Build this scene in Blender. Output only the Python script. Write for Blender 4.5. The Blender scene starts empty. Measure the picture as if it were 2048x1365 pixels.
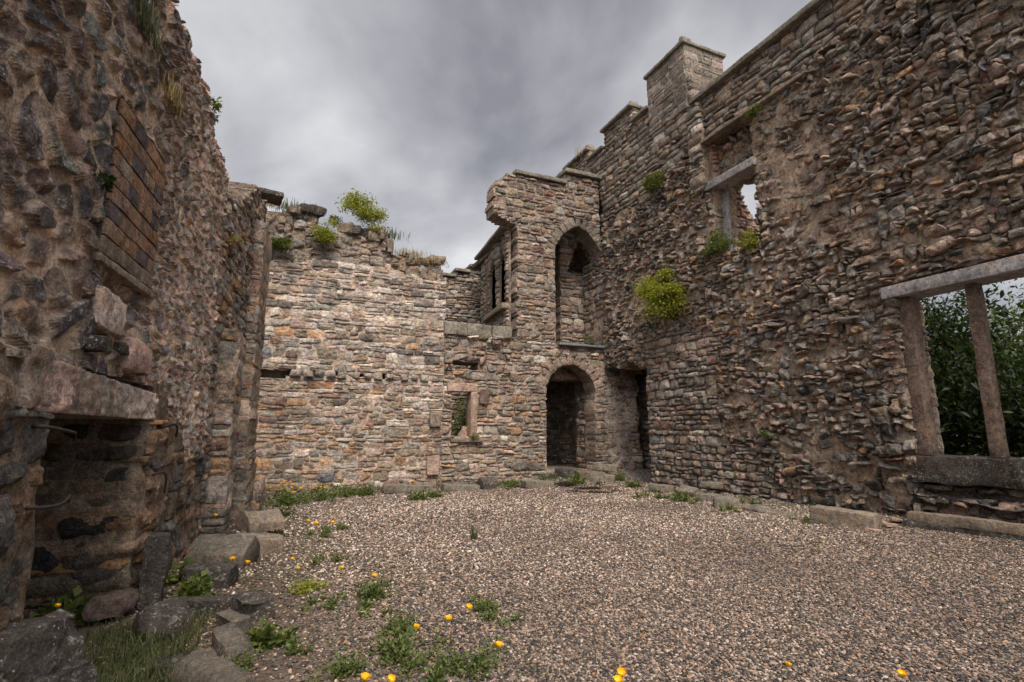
import bpy, bmesh, math, random
import numpy as np
from mathutils import Vector, Matrix, Quaternion, noise as mn
S = bpy.context.scene
COL = S.collection
rng = np.random.default_rng(7)
random.seed(7)
R = math.radians

# ---------------------------------------------------------------- camera
CH, FPX = 1.2, 1050.0
PITCH = math.atan(182.5 / FPX)
YAW = math.atan(467 / math.hypot(FPX, 182.5))
cam_d = bpy.data.cameras.new('camera'); cam = bpy.data.objects.new('camera', cam_d); COL.objects.link(cam)
cam.location = (0, 0, CH); cam.rotation_euler = (R(90) + PITCH, 0, -YAW)
cam_d.sensor_width = 36; cam_d.lens = FPX / 2048 * 36; cam_d.clip_start = .05; cam_d.clip_end = 2000
S.camera = cam
# ---------------------------------------------------------------- light
SUN_EL, SUN_AZ = R(54), R(190)       # azimuth measured from +Y towards +X: behind the camera
world = bpy.data.worlds.new('World'); S.world = world; world.use_nodes = True
def build_world():
    nt = world.node_tree; n = nt.nodes; L = nt.links; n.clear()
    out = n.new('ShaderNodeOutputWorld'); bg = n.new('ShaderNodeBackground')
    sky = n.new('ShaderNodeTexSky'); sky.sky_type = 'NISHITA'; sky.sun_disc = False
    sky.sun_elevation = SUN_EL; sky.sun_rotation = SUN_AZ
    tc = n.new('ShaderNodeTexCoord'); sep = n.new('ShaderNodeSeparateXYZ'); L.new(tc.outputs['Generated'], sep.inputs[0])
    def M(op, a, b=None, c=None):
        m = n.new('ShaderNodeMath'); m.operation = op
        for i, v in enumerate((a, b, c)):
            if v is None: continue
            if isinstance(v, (int, float)): m.inputs[i].default_value = v
            else: L.new(v, m.inputs[i])
        return m.outputs[0]
    zz = M('ADD', M('MAXIMUM', sep.outputs[2], 0.0), 0.45)
    cmb = n.new('ShaderNodeCombineXYZ')
    L.new(M('DIVIDE', sep.outputs[0], zz), cmb.inputs[0]); L.new(M('DIVIDE', sep.outputs[1], zz), cmb.inputs[1])
    def N(scale, det, rough, dist, off):
        mp = n.new('ShaderNodeMapping'); mp.inputs['Location'].default_value = off; mp.inputs['Scale'].default_value = (1, .85, 1)
        mp.inputs['Rotation'].default_value = (0, 0, .5)
        L.new(cmb.outputs[0], mp.inputs[0])
        t = n.new('ShaderNodeTexNoise'); t.inputs['Scale'].default_value = scale; t.inputs['Detail'].default_value = det
        t.inputs['Roughness'].default_value = rough; t.inputs['Distortion'].default_value = dist
        L.new(mp.outputs[0], t.inputs['Vector']); return t.outputs[0]
    a = N(1.7, 6, .5, .5, (3.3, 1.7, 0)); b = N(3.2, 6, .5, .3, (9, 4, 2))
    f = M('ADD', M('MULTIPLY', a, .72), M('MULTIPLY', b, .28))
    cr = n.new('ShaderNodeValToRGB'); L.new(f, cr.inputs[0])
    e = cr.color_ramp.elements
    e[0].position = .36; e[0].color = (.20, .197, .213, 1); e[1].position = .62; e[1].color = (.66, .655, .66, 1)
    x = e.new(.45); x.color = (.32, .316, .332, 1); x = e.new(.53); x.color = (.46, .457, .467, 1)
    # overcast dome: the deck is brightest overhead and towards the veiled sun behind the camera
    v = n.new('ShaderNodeVectorMath'); v.operation = 'DOT_PRODUCT'; L.new(tc.outputs['Generated'], v.inputs[0])
    v.inputs[1].default_value = (math.sin(SUN_AZ) * math.cos(SUN_EL), math.cos(SUN_AZ) * math.cos(SUN_EL), math.sin(SUN_EL))
    glow = M('POWER', M('MAXIMUM', v.outputs['Value'], 0), 3.0)
    g = M('ADD', M('MULTIPLY', glow, 3.4), 1.0)
    mul = n.new('ShaderNodeVectorMath'); mul.operation = 'SCALE'; L.new(cr.outputs[0], mul.inputs[0]); L.new(g, mul.inputs['Scale'])
    s2 = n.new('ShaderNodeVectorMath'); s2.operation = 'SCALE'; L.new(sky.outputs[0], s2.inputs[0]); s2.inputs['Scale'].default_value = .012
    add = n.new('ShaderNodeVectorMath'); add.operation = 'ADD'; L.new(mul.outputs[0], add.inputs[0]); L.new(s2.outputs[0], add.inputs[1])
    L.new(add.outputs[0], bg.inputs[0]); bg.inputs[1].default_value = .63; L.new(bg.outputs[0], out.inputs[0])
build_world()
sd = bpy.data.lights.new('sun', 'SUN'); sd.energy = 2.2; sd.angle = R(24); sd.color = (1, .89, .78)
sun = bpy.data.objects.new('sun', sd); COL.objects.link(sun)
sun.rotation_euler = (R(90) - SUN_EL, 0, math.pi - SUN_AZ)
S.view_settings.view_transform = 'Standard'; S.view_settings.look = 'None'; S.view_settings.gamma = 1; S.view_settings.exposure = 1.05
S.cycles.max_bounces = 5; S.cycles.diffuse_bounces = 3; S.cycles.glossy_bounces = 2; S.cycles.transparent_max_bounces = 4

# ---------------------------------------------------------------- projection helpers (a pixel of the 2048-wide photo onto a REAL plane)
_F = np.array([math.sin(YAW) * math.cos(PITCH), math.cos(YAW) * math.cos(PITCH), math.sin(PITCH)])
_R = np.array([math.cos(YAW), -math.sin(YAW), 0.]); _U = np.cross(_R, _F); _C = np.array([0, 0, CH])
def hit(px, py, p0, n):
    d = _F * FPX + _R * (px - 1024) - _U * (py - 682.5); p0 = np.array(p0, float); n = np.array(n, float)
    return _C + d * (np.dot(p0 - _C, n) / np.dot(d, n))
def on_ground(px, py, z=0.): return hit(px, py, (0, 0, z), (0, 0, 1))
def on_back(px, py, y=11.5): return hit(px, py, (0, y, 0), (0, 1, 0))
def on_right(px, py, x=7.7): return hit(px, py, (x, 0, 0), (1, 0, 0))
LWD = np.array([.0916, .9958, 0.]); LWN = np.array([.9958, -.0916, 0.]); LW0 = np.array([-1.27, 0, 0.])
def on_left(px, py): return hit(px, py, LW0, LWN)

# ---------------------------------------------------------------- numpy helpers
def _h(ix, iy, iz, s):
    v = (ix * 374761393 + iy * 668265263 + iz * 2147483647 + s * 974634777) & 0xFFFFFFFF
    v = ((v ^ (v >> 13)) * 1274126177) & 0xFFFFFFFF
    v = ((v ^ (v >> 15)) * 2246822519) & 0xFFFFFFFF
    return ((v ^ (v >> 16)) & 0xFFFFFF) / float(0xFFFFFF)
def vnoise(x, y, z, s=0):
    x, y, z = np.broadcast_arrays(np.asarray(x, float), np.asarray(y, float), np.asarray(z, float))
    ix, iy, iz = (np.floor(a).astype(np.int64) for a in (x, y, z)); fx, fy, fz = x - ix, y - iy, z - iz
    fx, fy, fz = (a * a * (3 - 2 * a) for a in (fx, fy, fz)); r = 0
    for dx in (0, 1):
        wx = fx if dx else 1 - fx
        for dy in (0, 1):
            wy = fy if dy else 1 - fy
            for dz in (0, 1):
                r = r + wx * wy * (fz if dz else 1 - fz) * _h(ix + dx, iy + dy, iz + dz, s)
    return r * 2 - 1
def fbm(x, y, z, o=3, s=0):
    r = 0; a = 1.; t = 0
    for i in range(o):
        r = r + a * vnoise(x * 2 ** i, y * 2 ** i, z * 2 ** i, s + i * 17); t += a; a *= .5
    return r / t
def sstep(a, b, x): t = np.clip((x - a) / (b - a), 0, 1); return t * t * (3 - 2 * t)

def mesh_np(name, V, Q=None, T=None, C=None, mat=None, smooth=True, parent=None):
    me = bpy.data.meshes.new(name); V = np.asarray(V, np.float32).reshape(-1, 3)
    me.vertices.add(len(V)); me.vertices.foreach_set('co', V.ravel())
    idx = []; tot = []
    if Q is not None and len(Q): Q = np.asarray(Q, np.int32).reshape(-1, 4); idx.append(Q.ravel()); tot.append(np.full(len(Q), 4, np.int32))
    if T is not None and len(T): T = np.asarray(T, np.int32).reshape(-1, 3); idx.append(T.ravel()); tot.append(np.full(len(T), 3, np.int32))
    idx = np.concatenate(idx); tot = np.concatenate(tot); st = np.concatenate(([0], np.cumsum(tot)[:-1])).astype(np.int32)
    me.loops.add(len(idx)); me.loops.foreach_set('vertex_index', idx)
    me.polygons.add(len(tot)); me.polygons.foreach_set('loop_start', st); me.polygons.foreach_set('loop_total', tot)
    me.polygons.foreach_set('use_smooth', np.full(len(tot), bool(smooth)))
    if C is not None:
        a = me.color_attributes.new('Col', 'FLOAT_COLOR', 'POINT'); a.data.foreach_set('color', np.asarray(C, np.float32).ravel())
    me.update(calc_edges=True); me.validate()
    if mat: me.materials.append(mat)
    o = bpy.data.objects.new(name, me); COL.objects.link(o)
    if parent: o.parent = parent
    return o
def tag(o, label=None, cat=None, group=None, kind=None):
    if label: o['label'] = label
    if cat: o['category'] = cat
    if group: o['group'] = group
    if kind: o['kind'] = kind
    return o
def empty(name, loc, label, cat, group=None, rz=0):
    o = bpy.data.objects.new(name, None); COL.objects.link(o); o.location = loc; o.rotation_euler = (0, 0, rz)
    o.empty_display_size = .1
    return tag(o, label, cat, group)
def copy_tree(o, parent=None):
    c = o.copy(); COL.objects.link(c); c.parent = parent
    for ch in list(o.children): copy_tree(ch, c)
    return c
def own(o, root):                       # parent a world-space mesh to its thing's empty, keeping it in place
    o.parent = root; o.matrix_parent_inverse = Matrix.LocRotScale(root.location, root.rotation_euler, root.scale).inverted(); return o

# ---------------------------------------------------------------- materials
def newmat(name, rough=.9, spec=.2):
    m = bpy.data.materials.new(name); m.use_nodes = True; nt = m.node_tree; b = nt.nodes['Principled BSDF']
    b.inputs['Roughness'].default_value = rough; b.inputs['Specular IOR Level'].default_value = spec
    return m, nt, b
class NB:
    def __init__(s, nt): s.nt = nt; s.n = nt.nodes; s.L = nt.links; s.tc = s.n.new('ShaderNodeTexCoord').outputs['Object']
    def noise(s, sc, det=5, rough=.6, vec=None, dist=0):
        t = s.n.new('ShaderNodeTexNoise'); t.inputs['Scale'].default_value = sc; t.inputs['Detail'].default_value = det
        t.inputs['Roughness'].default_value = rough; t.inputs['Distortion'].default_value = dist; s.L.new(vec or s.tc, t.inputs['Vector']); return t.outputs[0]
    def vor(s, sc, out='Distance', feat='F1', vec=None):
        t = s.n.new('ShaderNodeTexVoronoi'); t.inputs['Scale'].default_value = sc; t.feature = feat; s.L.new(vec or s.tc, t.inputs['Vector']); return t.outputs[out]
    def rng(s, v, a, b, c, d):
        t = s.n.new('ShaderNodeMapRange'); t.inputs[1].default_value = a; t.inputs[2].default_value = b; t.inputs[3].default_value = c; t.inputs[4].default_value = d
        s.L.new(v, t.inputs[0]); return t.outputs[0]
    def math(s, op, a, b):
        t = s.n.new('ShaderNodeMath'); t.operation = op
        for i, v in enumerate((a, b)):
            if isinstance(v, (int, float)): t.inputs[i].default_value = v
            else: s.L.new(v, t.inputs[i])
        return t.outputs[0]
    def mix(s, f, a, b, mode='MIX'):
        t = s.n.new('ShaderNodeMix'); t.data_type = 'RGBA'; t.blend_type = mode
        for i, v in ((0, f), (6, a), (7, b)):
            if isinstance(v, (int, float)): t.inputs[i].default_value = v
            elif isinstance(v, tuple): t.inputs[i].default_value = v if len(v) == 4 else v + (1,)
            else: s.L.new(v, t.inputs[i])
        return t.outputs[2]
    def scale(s, c, f):
        t = s.n.new('ShaderNodeVectorMath'); t.operation = 'SCALE'; s.L.new(c, t.inputs[0]); s.L.new(f, t.inputs['Scale']); return t.outputs[0]
    def bump(s, h, b, strength=.6, dist=.02):
        t = s.n.new('ShaderNodeBump'); t.inputs['Strength'].default_value = strength; t.inputs['Distance'].default_value = dist
        s.L.new(h, t.inputs['Height']); s.L.new(t.outputs[0], b.inputs['Normal'])
def masonry_mat(name, attr=True, base=(.2, .17, .14), lich=.5, lcol=(.50, .47, .43), bumpd=.022, fine=60):
    m, nt, b = newmat(name, .92, .15); k = NB(nt)
    if attr:
        at = k.n.new('ShaderNodeAttribute'); at.attribute_name = 'Col'; c = at.outputs['Color']; lf = at.outputs['Alpha']
    else:
        rgb = k.n.new('ShaderNodeRGB'); rgb.outputs[0].default_value = base + (1,); c = rgb.outputs[0]
        val = k.n.new('ShaderNodeValue'); val.outputs[0].default_value = lich; lf = val.outputs[0]
    n1 = k.noise(2.3, 6, .62); n2 = k.noise(17, 7, .7); n3 = k.noise(fine, 4, .75)
    f = k.math('MULTIPLY', k.rng(n1, .3, .7, .68, 1.3), k.rng(n2, .3, .7, .42, 1.55))
    f = k.math('MULTIPLY', f, k.rng(n3, .3, .7, .55, 1.42))
    c = k.scale(c, f)
    if attr: sm_ = k.math('MULTIPLY', k.rng(k.noise(5, 6, .7), .54, .64, 0, .65), k.rng(k.noise(1.1, 2, .5), .45, .6, .1, 1)); bw = k.n.new('ShaderNodeRGBToBW'); k.L.new(c, bw.inputs[0]); sm_ = k.math('MULTIPLY', sm_, k.rng(bw.outputs[0], .05, .15, 0, 1)); c = k.mix(sm_, c, k.scale(k.mix(0., (.36, .285, .22), (0, 0, 0)), f))
    hue = k.noise(7, 3, .5); c = k.mix(k.rng(hue, .5, .72, 0, .55), c, k.mix(1., c, (1.25, .92, .66), 'MULTIPLY'))
    # dark soot/algae speckle and pale crustose lichen
    d = k.rng(k.noise(9, 6, .75), .54, .66, 0, .62); c = k.mix(d, c, k.mix(1., c, (.42, .42, .44), 'MULTIPLY'))
    l1 = k.rng(k.noise(26, 7, .8, dist=.8), .54, .62, 0, 1); l2 = k.rng(k.noise(3.1, 4, .6), .42, .58, .2, 1)
    sp = k.rng(k.vor(34), .12, .2, 1, 0); gate = k.rng(k.noise(8, 3, .5), .46, .56, 0, 1)
    l = k.math('MAXIMUM', k.math('MULTIPLY', l1, l2), k.math('MULTIPLY', sp, gate))
    c = k.mix(k.math('MULTIPLY', l, lf), c, lcol)
    k.L.new(c, b.inputs['Base Color'])
    hgt = k.math('ADD', k.math('MULTIPLY', n2, 1.0), k.math('MULTIPLY', n3, .4)); hgt = k.math('SUBTRACT', hgt, k.math('MULTIPLY', d, .5))
    k.bump(hgt, b, 1., bumpd * 1.9)
    return m
M_WALL = masonry_mat('weathered_rubble_masonry')
M_ROCK = masonry_mat('fallen_sandstone', False, (.17, .15, .12), .35, bumpd=.012)
M_DARKROCK = masonry_mat('dark_lichened_stone', False, (.062, .054, .047), .6, bumpd=.015)
M_ROCK2 = masonry_mat('weathered_kerb_stone', False, (.125, .108, .088), .3, bumpd=.012)
M_REDDARK = masonry_mat('dark_red_stone', False, (.12, .085, .072), .2, bumpd=.014)
M_PINK = masonry_mat('pink_dressed_sandstone', False, (.34, .245, .19), .12, bumpd=.012)
M_LINTPINK = masonry_mat('faded_pink_stone', False, (.42, .30, .255), .2, bumpd=.016)
M_LINTGREY = masonry_mat('grey_beige_stone', False, (.37, .315, .27), .3, bumpd=.016)
M_LINTPALE = masonry_mat('pale_pink_stone', False, (.50, .41, .36), .2, bumpd=.014)
M_LINTEL = masonry_mat('pinkish_grey_lintel_stone', False, (.30, .235, .195), .2, bumpd=.016)
M_JAMB = masonry_mat('brown_dressed_stone', False, (.155, .112, .088), .12, bumpd=.014)
M_CONC = masonry_mat('grey_concrete', False, (.27, .255, .25), .15, bumpd=.006)
M_COPE = masonry_mat('coping_stone', False, (.17, .155, .125), .3, bumpd=.008)
M_DRESS = masonry_mat('dressed_grey_brown_stone', False, (.21, .17, .13), .3, bumpd=.012)
def simple(name, col, rough=.6, metal=0, spec=.3):
    m, nt, b = newmat(name, rough, spec); k = NB(nt); n = k.noise(25, 5, .6)
    rgb = k.n.new('ShaderNodeRGB'); rgb.outputs[0].default_value = col + (1,)
    k.L.new(k.scale(rgb.outputs[0], k.rng(n, .3, .7, .6, 1.4)), b.inputs['Base Color']); b.inputs['Metallic'].default_value = metal
    k.bump(n, b, .5, .004); return m
M_IRON = simple('rusty_iron', (.035, .028, .025), .7, .4)
M_LEAD = simple('lead_flashing', (.23, .26, .30), .45, .5)
M_STEM = simple('stem', (.10, .13, .04), .8)
M_TWIG = simple('twig', (.11, .085, .06), .9)
def leaf_mat(name, c1, c2, trans=.35):
    m, nt, b = newmat(name, .55, .3); k = NB(nt)
    at = k.n.new('ShaderNodeAttribute'); at.attribute_name = 'Col'
    c = k.mix(at.outputs['Fac'], c1, c2); c = k.scale(c, k.rng(k.noise(6, 2), .3, .7, .75, 1.25))
    k.L.new(c, b.inputs['Base Color'])
    tr = k.n.new('ShaderNodeBsdfTranslucent'); k.L.new(k.mix(1., c, (1.15, 1.2, .5), 'MULTIPLY'), tr.inputs[0])
    ms = k.n.new('ShaderNodeMixShader'); ms.inputs[0].default_value = trans
    k.L.new(b.outputs[0], ms.inputs[1]); k.L.new(tr.outputs[0], ms.inputs[2]); k.L.new(ms.outputs[0], k.n['Material Output'].inputs[0])
    return m
M_LIME = leaf_mat('lime_green_leaves', (.10, .13, .02), (.36, .35, .05))
M_MID = leaf_mat('mid_green_leaves', (.05, .075, .02), (.16, .19, .045))
M_WEED = leaf_mat('weed_leaves', (.045, .065, .02), (.15, .185, .05))
M_DARKLEAF = leaf_mat('dark_green_leaves', (.012, .022, .010), (.045, .07, .022))
M_CONIF = leaf_mat('conifer_needles', (.012, .024, .018), (.03, .055, .035), .1)
M_GRASS = leaf_mat('grass_blades', (.03, .042, .016), (.10, .11, .04))
M_DRY = leaf_mat('dry_grass', (.16, .12, .05), (.33, .25, .12))
M_PETAL = simple('yellow_petals', (.80, .42, .01), .5)

# ---------------------------------------------------------------- masonry
class Wall:
    """collects stones and mortar core of one wall; everything ends up in ONE mesh"""
    def __init__(s): s.V = []; s.Q = []; s.C = []; s.n = 0
    def add(s, V, Q, C):
        s.V.append(V.reshape(-1, 3)); s.Q.append(Q.reshape(-1, 4) + s.n); s.C.append(C.reshape(-1, 4)); s.n += len(s.V[-1])
    def stones(s, fr, st, nu=9, nv=7, rough=.012, bulge=.02, facet=.03, rnd=.25, skew=.16, seed=0):
        P, U, Vv, N = fr; r = np.random.default_rng(seed + 11); K = len(st['u'])
        if not K: return
        f_ = lambda n: np.sign(np.linspace(-1, 1, n)) * np.abs(np.linspace(-1, 1, n)) ** .82
        a = np.concatenate(([-1, -1], f_(nu), [1, 1])); b = np.concatenate(([-1, -1], f_(nv), [1, 1]))
        NU, NV = len(a), len(b); I, J = np.meshgrid(np.arange(NU), np.arange(NV)); A, B = a[I], b[J]
        ring = np.minimum(np.minimum(I, J), np.minimum(NU - 1 - I, NV - 1 - J))
        e = lambda x: np.asarray(x, float).reshape(-1, 1, 1)
        w, h = e(st['w']) / 2, e(st['h']) / 2; A = A[None]; B = B[None]
        rr = r.uniform(rnd * .4, rnd, (K, 1, 1)); q = 1 - np.sqrt(1 - .5 * np.ones(1))
        X = A * (1 - rr * (1 - np.sqrt(1 - B * B / 2))); Y = B * (1 - rr * (1 - np.sqrt(1 - A * A / 2)))
        m = np.minimum(w, h) * skew * 2
        c = r.uniform(-1, 1, (4, 2, K, 1, 1))
        bl = [(1 - A) * (1 - B) / 4, (1 + A) * (1 - B) / 4, (1 + A) * (1 + B) / 4, (1 - A) * (1 + B) / 4]
        x = X * w + m * sum(bl[i] * c[i, 0] for i in range(4)); y = Y * h + m * sum(bl[i] * c[i, 1] for i in range(4))
        mx = np.maximum(np.abs(A), np.abs(B)); bu = np.minimum(bulge, np.minimum(w, h) * .45)
        z = bu * (1 - mx ** 7) + A * e(st['tu']) * w + B * e(st['tv']) * h
        for _ in range(3):
            ph = r.uniform(0, 2 * np.pi, (K, 1, 1)); t = r.uniform(.0, .6, (K, 1, 1))
            z = z - facet * r.uniform(.3, 1.6, (K, 1, 1)) * np.maximum(0, A * np.cos(ph) + B * np.sin(ph) - t)
        z = z + e(st['p'])
        z = np.where(ring == 1, z - .022, z); z = np.where(ring == 0, np.minimum(-e(st['d']), z - .05), z)
        cr, sr = np.cos(e(st['r'])), np.sin(e(st['r']))
        uu = e(st['u']) + x * cr - y * sr; vv = e(st['v']) + x * sr + y * cr
        W = P + uu[..., None] * U + vv[..., None] * Vv + z[..., None] * N
        if rough:
            k = 7.; g = np.where(ring == 0, .3, 1.)
            d1 = vnoise(W[..., 0] * k, W[..., 1] * k, W[..., 2] * k, seed); d2 = vnoise(W[..., 0] * 23, W[..., 1] * 23, W[..., 2] * 23, seed + 5)
            d3 = vnoise(W[..., 0] * 14, W[..., 1] * 14, W[..., 2] * 14, seed + 9); d4 = vnoise(W[..., 0] * 14, W[..., 1] * 14, W[..., 2] * 14, seed + 13)
            rd = 1 - 2.2 * np.abs(vnoise(W[..., 0] * 11, W[..., 1] * 11, W[..., 2] * 17, seed + 21))
            W = W + (rough * g * (d1 * .9 + .5 * d2 + .55 * rd))[..., None] * N + (rough * .95 * g * d3)[..., None] * U + (rough * .8 * g * d4)[..., None] * Vv
        Cc = np.broadcast_to(np.concatenate([st['c'], np.asarray(st['l']).reshape(-1, 1)], 1)[:, None, None, :], (K, NV, NU, 4))
        i = np.arange(NV * NU).reshape(NV, NU); q = np.stack([i[:-1, :-1], i[:-1, 1:], i[1:, 1:], i[1:, :-1]], -1).reshape(-1, 4)
        if np.dot(np.cross(U, Vv), N) < 0: q = q[:, ::-1]
        s.add(W, (q[None] + (np.arange(K) * NU * NV)[:, None, None]), Cc)
    def core(s, fr, mask, u0, v0, cu, cv, thick, col, front=-.035, amp=.02, lich=.15, seed=0):
        P, U, Vv, N = fr; NV, NU = mask.shape
        gu = u0 + np.arange(NU + 1) * cu; gv = v0 + np.arange(NV + 1) * cv; GU, GV = np.meshgrid(gu, gv)
        base = P + GU[..., None] * U + GV[..., None] * Vv
        nz = front + amp * fbm(GU * 5, GV * 5, seed + .5, 3, seed)
        ju = .025 * vnoise(GU * 9, GV * 9, 3.3, seed + 3); jv = .025 * vnoise(GU * 9, GV * 9, 8.3, seed + 4)
        F = base + nz[..., None] * N + ju[..., None] * U + jv[..., None] * Vv; B = base - thick * N + ju[..., None] * U + jv[..., None] * Vv
        n = (NU + 1) * (NV + 1); i = np.arange(n).reshape(NV + 1, NU + 1); m = mask
        a, b, c, d = i[:-1, :-1][m], i[:-1, 1:][m], i[1:, 1:][m], i[1:, :-1][m]
        Q = [np.stack([a, b, c, d], 1), np.stack([d, c, b, a], 1) + n]
        pm = np.pad(m, 1)
        for dy, dx, (p, q) in ((0, -1, ((0, 0), (1, 0))), (0, 1, ((1, 1), (0, 1))), (-1, 0, ((0, 1), (0, 0))), (1, 0, ((1, 0), (1, 1)))):
            ed = m & ~pm[1 + dy:NV + 1 + dy, 1 + dx:NU + 1 + dx]
            y, x = np.nonzero(ed); A_ = i[y + p[0], x + p[1]]; B_ = i[y + q[0], x + q[1]]
            Q.append(np.stack([A_, B_, B_ + n, A_ + n], 1))
        Q = np.concatenate(Q)
        if np.dot(np.cross(U, Vv), N) < 0: Q = Q[:, ::-1]
        col = np.array(col); t = fbm(GU * 2, GV * 2, 1.5, 3, seed + 40)[..., None]
        cc = np.concatenate([np.clip(col * (1 + .35 * t), 0, 1), np.full(GU.shape + (1,), lich)], -1)
        s.add(np.stack([F, B]), Q, np.stack([cc, cc]))
    def build(s, name, parent=None, smooth=False):
        return mesh_np(name, np.concatenate(s.V), Q=np.concatenate(s.Q), C=np.concatenate(s.C), mat=M_WALL, smooth=smooth, parent=parent)

def pack(mask, u0, v0, cu, cv, ws, hs, seed=0, wob=.03):
    """random rubble brought to rough courses: rectangles dropped into the free cells"""
    r = random.Random(seed); NV, NU = mask.shape; free = mask.copy(); pm = np.pad(mask, 1); out = []
    for y in range(NV):
        x = 0
        while x < NU:
            if not free[y, x]: x += 1; continue
            h = r.choice(hs); w = max(r.choice(ws), int(h * r.uniform(.9, 1.3)))
            hh = 1
            while hh < h and y + hh < NV and free[y + hh, x]: hh += 1
            ww = 1
            while ww < w and x + ww < NU and free[y:y + hh, x + ww].all(): ww += 1
            nxt = 0
            while x + ww + nxt < NU and nxt < 2 and free[y:y + hh, x + ww + nxt].all(): nxt += 1
            if nxt == 1 and (x + ww + 1 >= NU or not free[y, x + ww + 1]): ww += 1
            free[y:y + hh, x:x + ww] = False
            edge = not pm[y:y + hh + 2, x:x + ww + 2].all()
            out.append((u0 + (x + ww / 2) * cu, v0 + (y + hh / 2) * cv, ww * cu, hh * cv, edge)); x += ww
    o = np.array([q[:4] for q in out]).reshape(-1, 4); e = np.array([q[4] for q in out], bool)
    u, v, w, h = o.T.copy() if len(o) else (np.zeros(0),) * 4
    du = wob * vnoise(u * .9, v * .9, .5, seed + 1); dv = wob * vnoise(u * .8, v * .8, 5.5, seed + 2)
    return u + du, v + dv, w, h, e
def pack_courses(mask, u0, v0, cu, cv, ws, hs, seed=0, wob=.03):
    """courses of uneven height; long flat stones, here and there two thin ones instead of one thick"""
    r = random.Random(seed); NV, NU = mask.shape; pm = np.pad(mask, 1); out = []; y = 0; wc = cv / cu
    def put(x, y, w, h):
        out.append((u0 + (x + w / 2) * cu, v0 + (y + h / 2) * cv, w * cu, h * cv, not pm[int(y):int(math.ceil(y + h)) + 2, x:x + w + 2].all()))
    while y < NV:
        h = min(r.choice(hs), NV - y); x = 0
        while x < NU:
            if not mask[y, x]:
                if h > 1 and mask[y:y + h, x].any():        # ragged edge: fill the odd cells
                    k = 1
                    while x + k < NU and k < 4 and not mask[y, x + k] and mask[y:y + h, x + k].any(): k += 1
                    rows = [q for q in range(h) if mask[y + q, x:x + k].all()]
                    if rows: put(x, y + rows[0], k, len(rows))
                    x += k; continue
                x += 1; continue
            w = max(r.choice(ws), int(h * wc * r.uniform(1.0, 1.7)))
            if h >= 4 and r.random() < .3: w = int(w * 1.2)
            k = 1
            while k < w and x + k < NU and mask[y, x + k]: k += 1
            if x + k + 1 >= NU or not mask[y, min(x + k + 1, NU - 1)]:
                while x + k < NU and mask[y, x + k]: k += 1
            hh = h
            while hh > 1 and not mask[y + hh - 1, x:x + k].all(): hh -= 1
            if hh >= 3 and r.random() < .34:
                c = r.uniform(.3, .7) * hh; k1 = max(1, int(k * r.uniform(.35, .65))) if k > 4 and r.random() < .5 else k
                put(x, y, k, c)
                if k1 < k: put(x, y + c, k1, hh - c); put(x + k1, y + c, k - k1, hh - c)
                else: put(x, y + c, k, hh - c)
            else: put(x, y, k, hh)
            x += k
        y += h
    o = np.array([q[:4] for q in out]).reshape(-1, 4); e = np.array([q[4] for q in out], bool)
    u, v, w, h = o.T.copy() if len(o) else (np.zeros(0),) * 4
    return u + wob * vnoise(u * .9, v * .9, .5, seed + 1), v + wob * 1.3 * vnoise(u * .8, v * .8, 5.5, seed + 2) + .012 * vnoise(u * 4, v * 3, 1, seed + 7), w, h, e
def grid_mask(u0, u1, v0, v1, cu, cv, fn):
    NU, NV = int(round((u1 - u0) / cu)), int(round((v1 - v0) / cv))
    GU, GV = np.meshgrid(u0 + (np.arange(NU) + .5) * cu, v0 + (np.arange(NV) + .5) * cv)
    return fn(GU, GV)
def colours(u, v, fn, seed):
    r = np.random.default_rng(seed); out = []
    pals, wts = fn(u, v)                                  # (n,3) palette, (K,n) weights
    pals = np.array(pals); wts = np.maximum(np.stack([np.broadcast_to(x, u.shape) for x in wts], 1), 0); wts = wts / wts.sum(1, keepdims=True)
    k = (r.random(len(u))[:, None] > np.cumsum(wts, 1)).sum(1); k = np.minimum(k, len(pals) - 1)
    c = pals[k] * r.uniform(.74, 1.28, (len(u), 1)) * r.uniform(.975, 1.025, (len(u), 3))
    return np.clip(c, .01, .8)
def lay(w, fr, box, fn, ws, hs, colfn, cu=.05, cv=.05, prot=(.0, .03), tilt=.05, rot=.02, joint=.012, depth=.12, edge_depth=.5, lich=(.2, .7),
        thick=.6, mortar=(.30, .23, .17), coredepth=-.035, coreamp=.02, keep=1., seed=0, core=True, deep=None, course=True, **kw):
    u0, u1, v0, v1 = box; m = grid_mask(u0, u1, v0, v1, cu, cv, fn)
    if core: w.core(fr, m, u0, v0, cu, cv, thick, mortar, coredepth, coreamp, seed=seed)
    u, v, ww, hh, e = (pack_courses if course else pack)(m, u0, v0, cu, cv, ws, hs, seed); r = np.random.default_rng(seed + 3); K = len(u)
    k = r.random(K) < keep; k |= e; u, v, ww, hh, e = u[k], v[k], ww[k], hh[k], e[k]; K = len(u)
    p = r.uniform(prot[0], prot[1], K)
    if deep is not None: p = p + deep(u, v, r)
    st = dict(u=u, v=v, w=ww - joint * r.uniform(.5, 1.6, K), h=hh - joint * r.uniform(.4, 1.5, K), r=r.normal(0, rot, K), p=p, d=np.where(e, edge_depth, depth),
              tu=r.normal(0, tilt, K), tv=r.normal(0, tilt, K), c=colours(u, v, colfn, seed + 4), l=r.uniform(lich[0], lich[1], K))
    w.stones(fr, st, seed=seed, **kw)
X_, Y_, Z_ = np.array([1., 0, 0]), np.array([0, 1., 0]), np.array([0, 0, 1.])
def in_arch(x, z, cx, zs, rx, ry, p=2.): return (np.abs(x - cx) < rx) & ((z < zs) | ((np.abs(x - cx) / rx) ** p + (np.maximum(z - zs, 0) / ry) ** p < 1))
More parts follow.
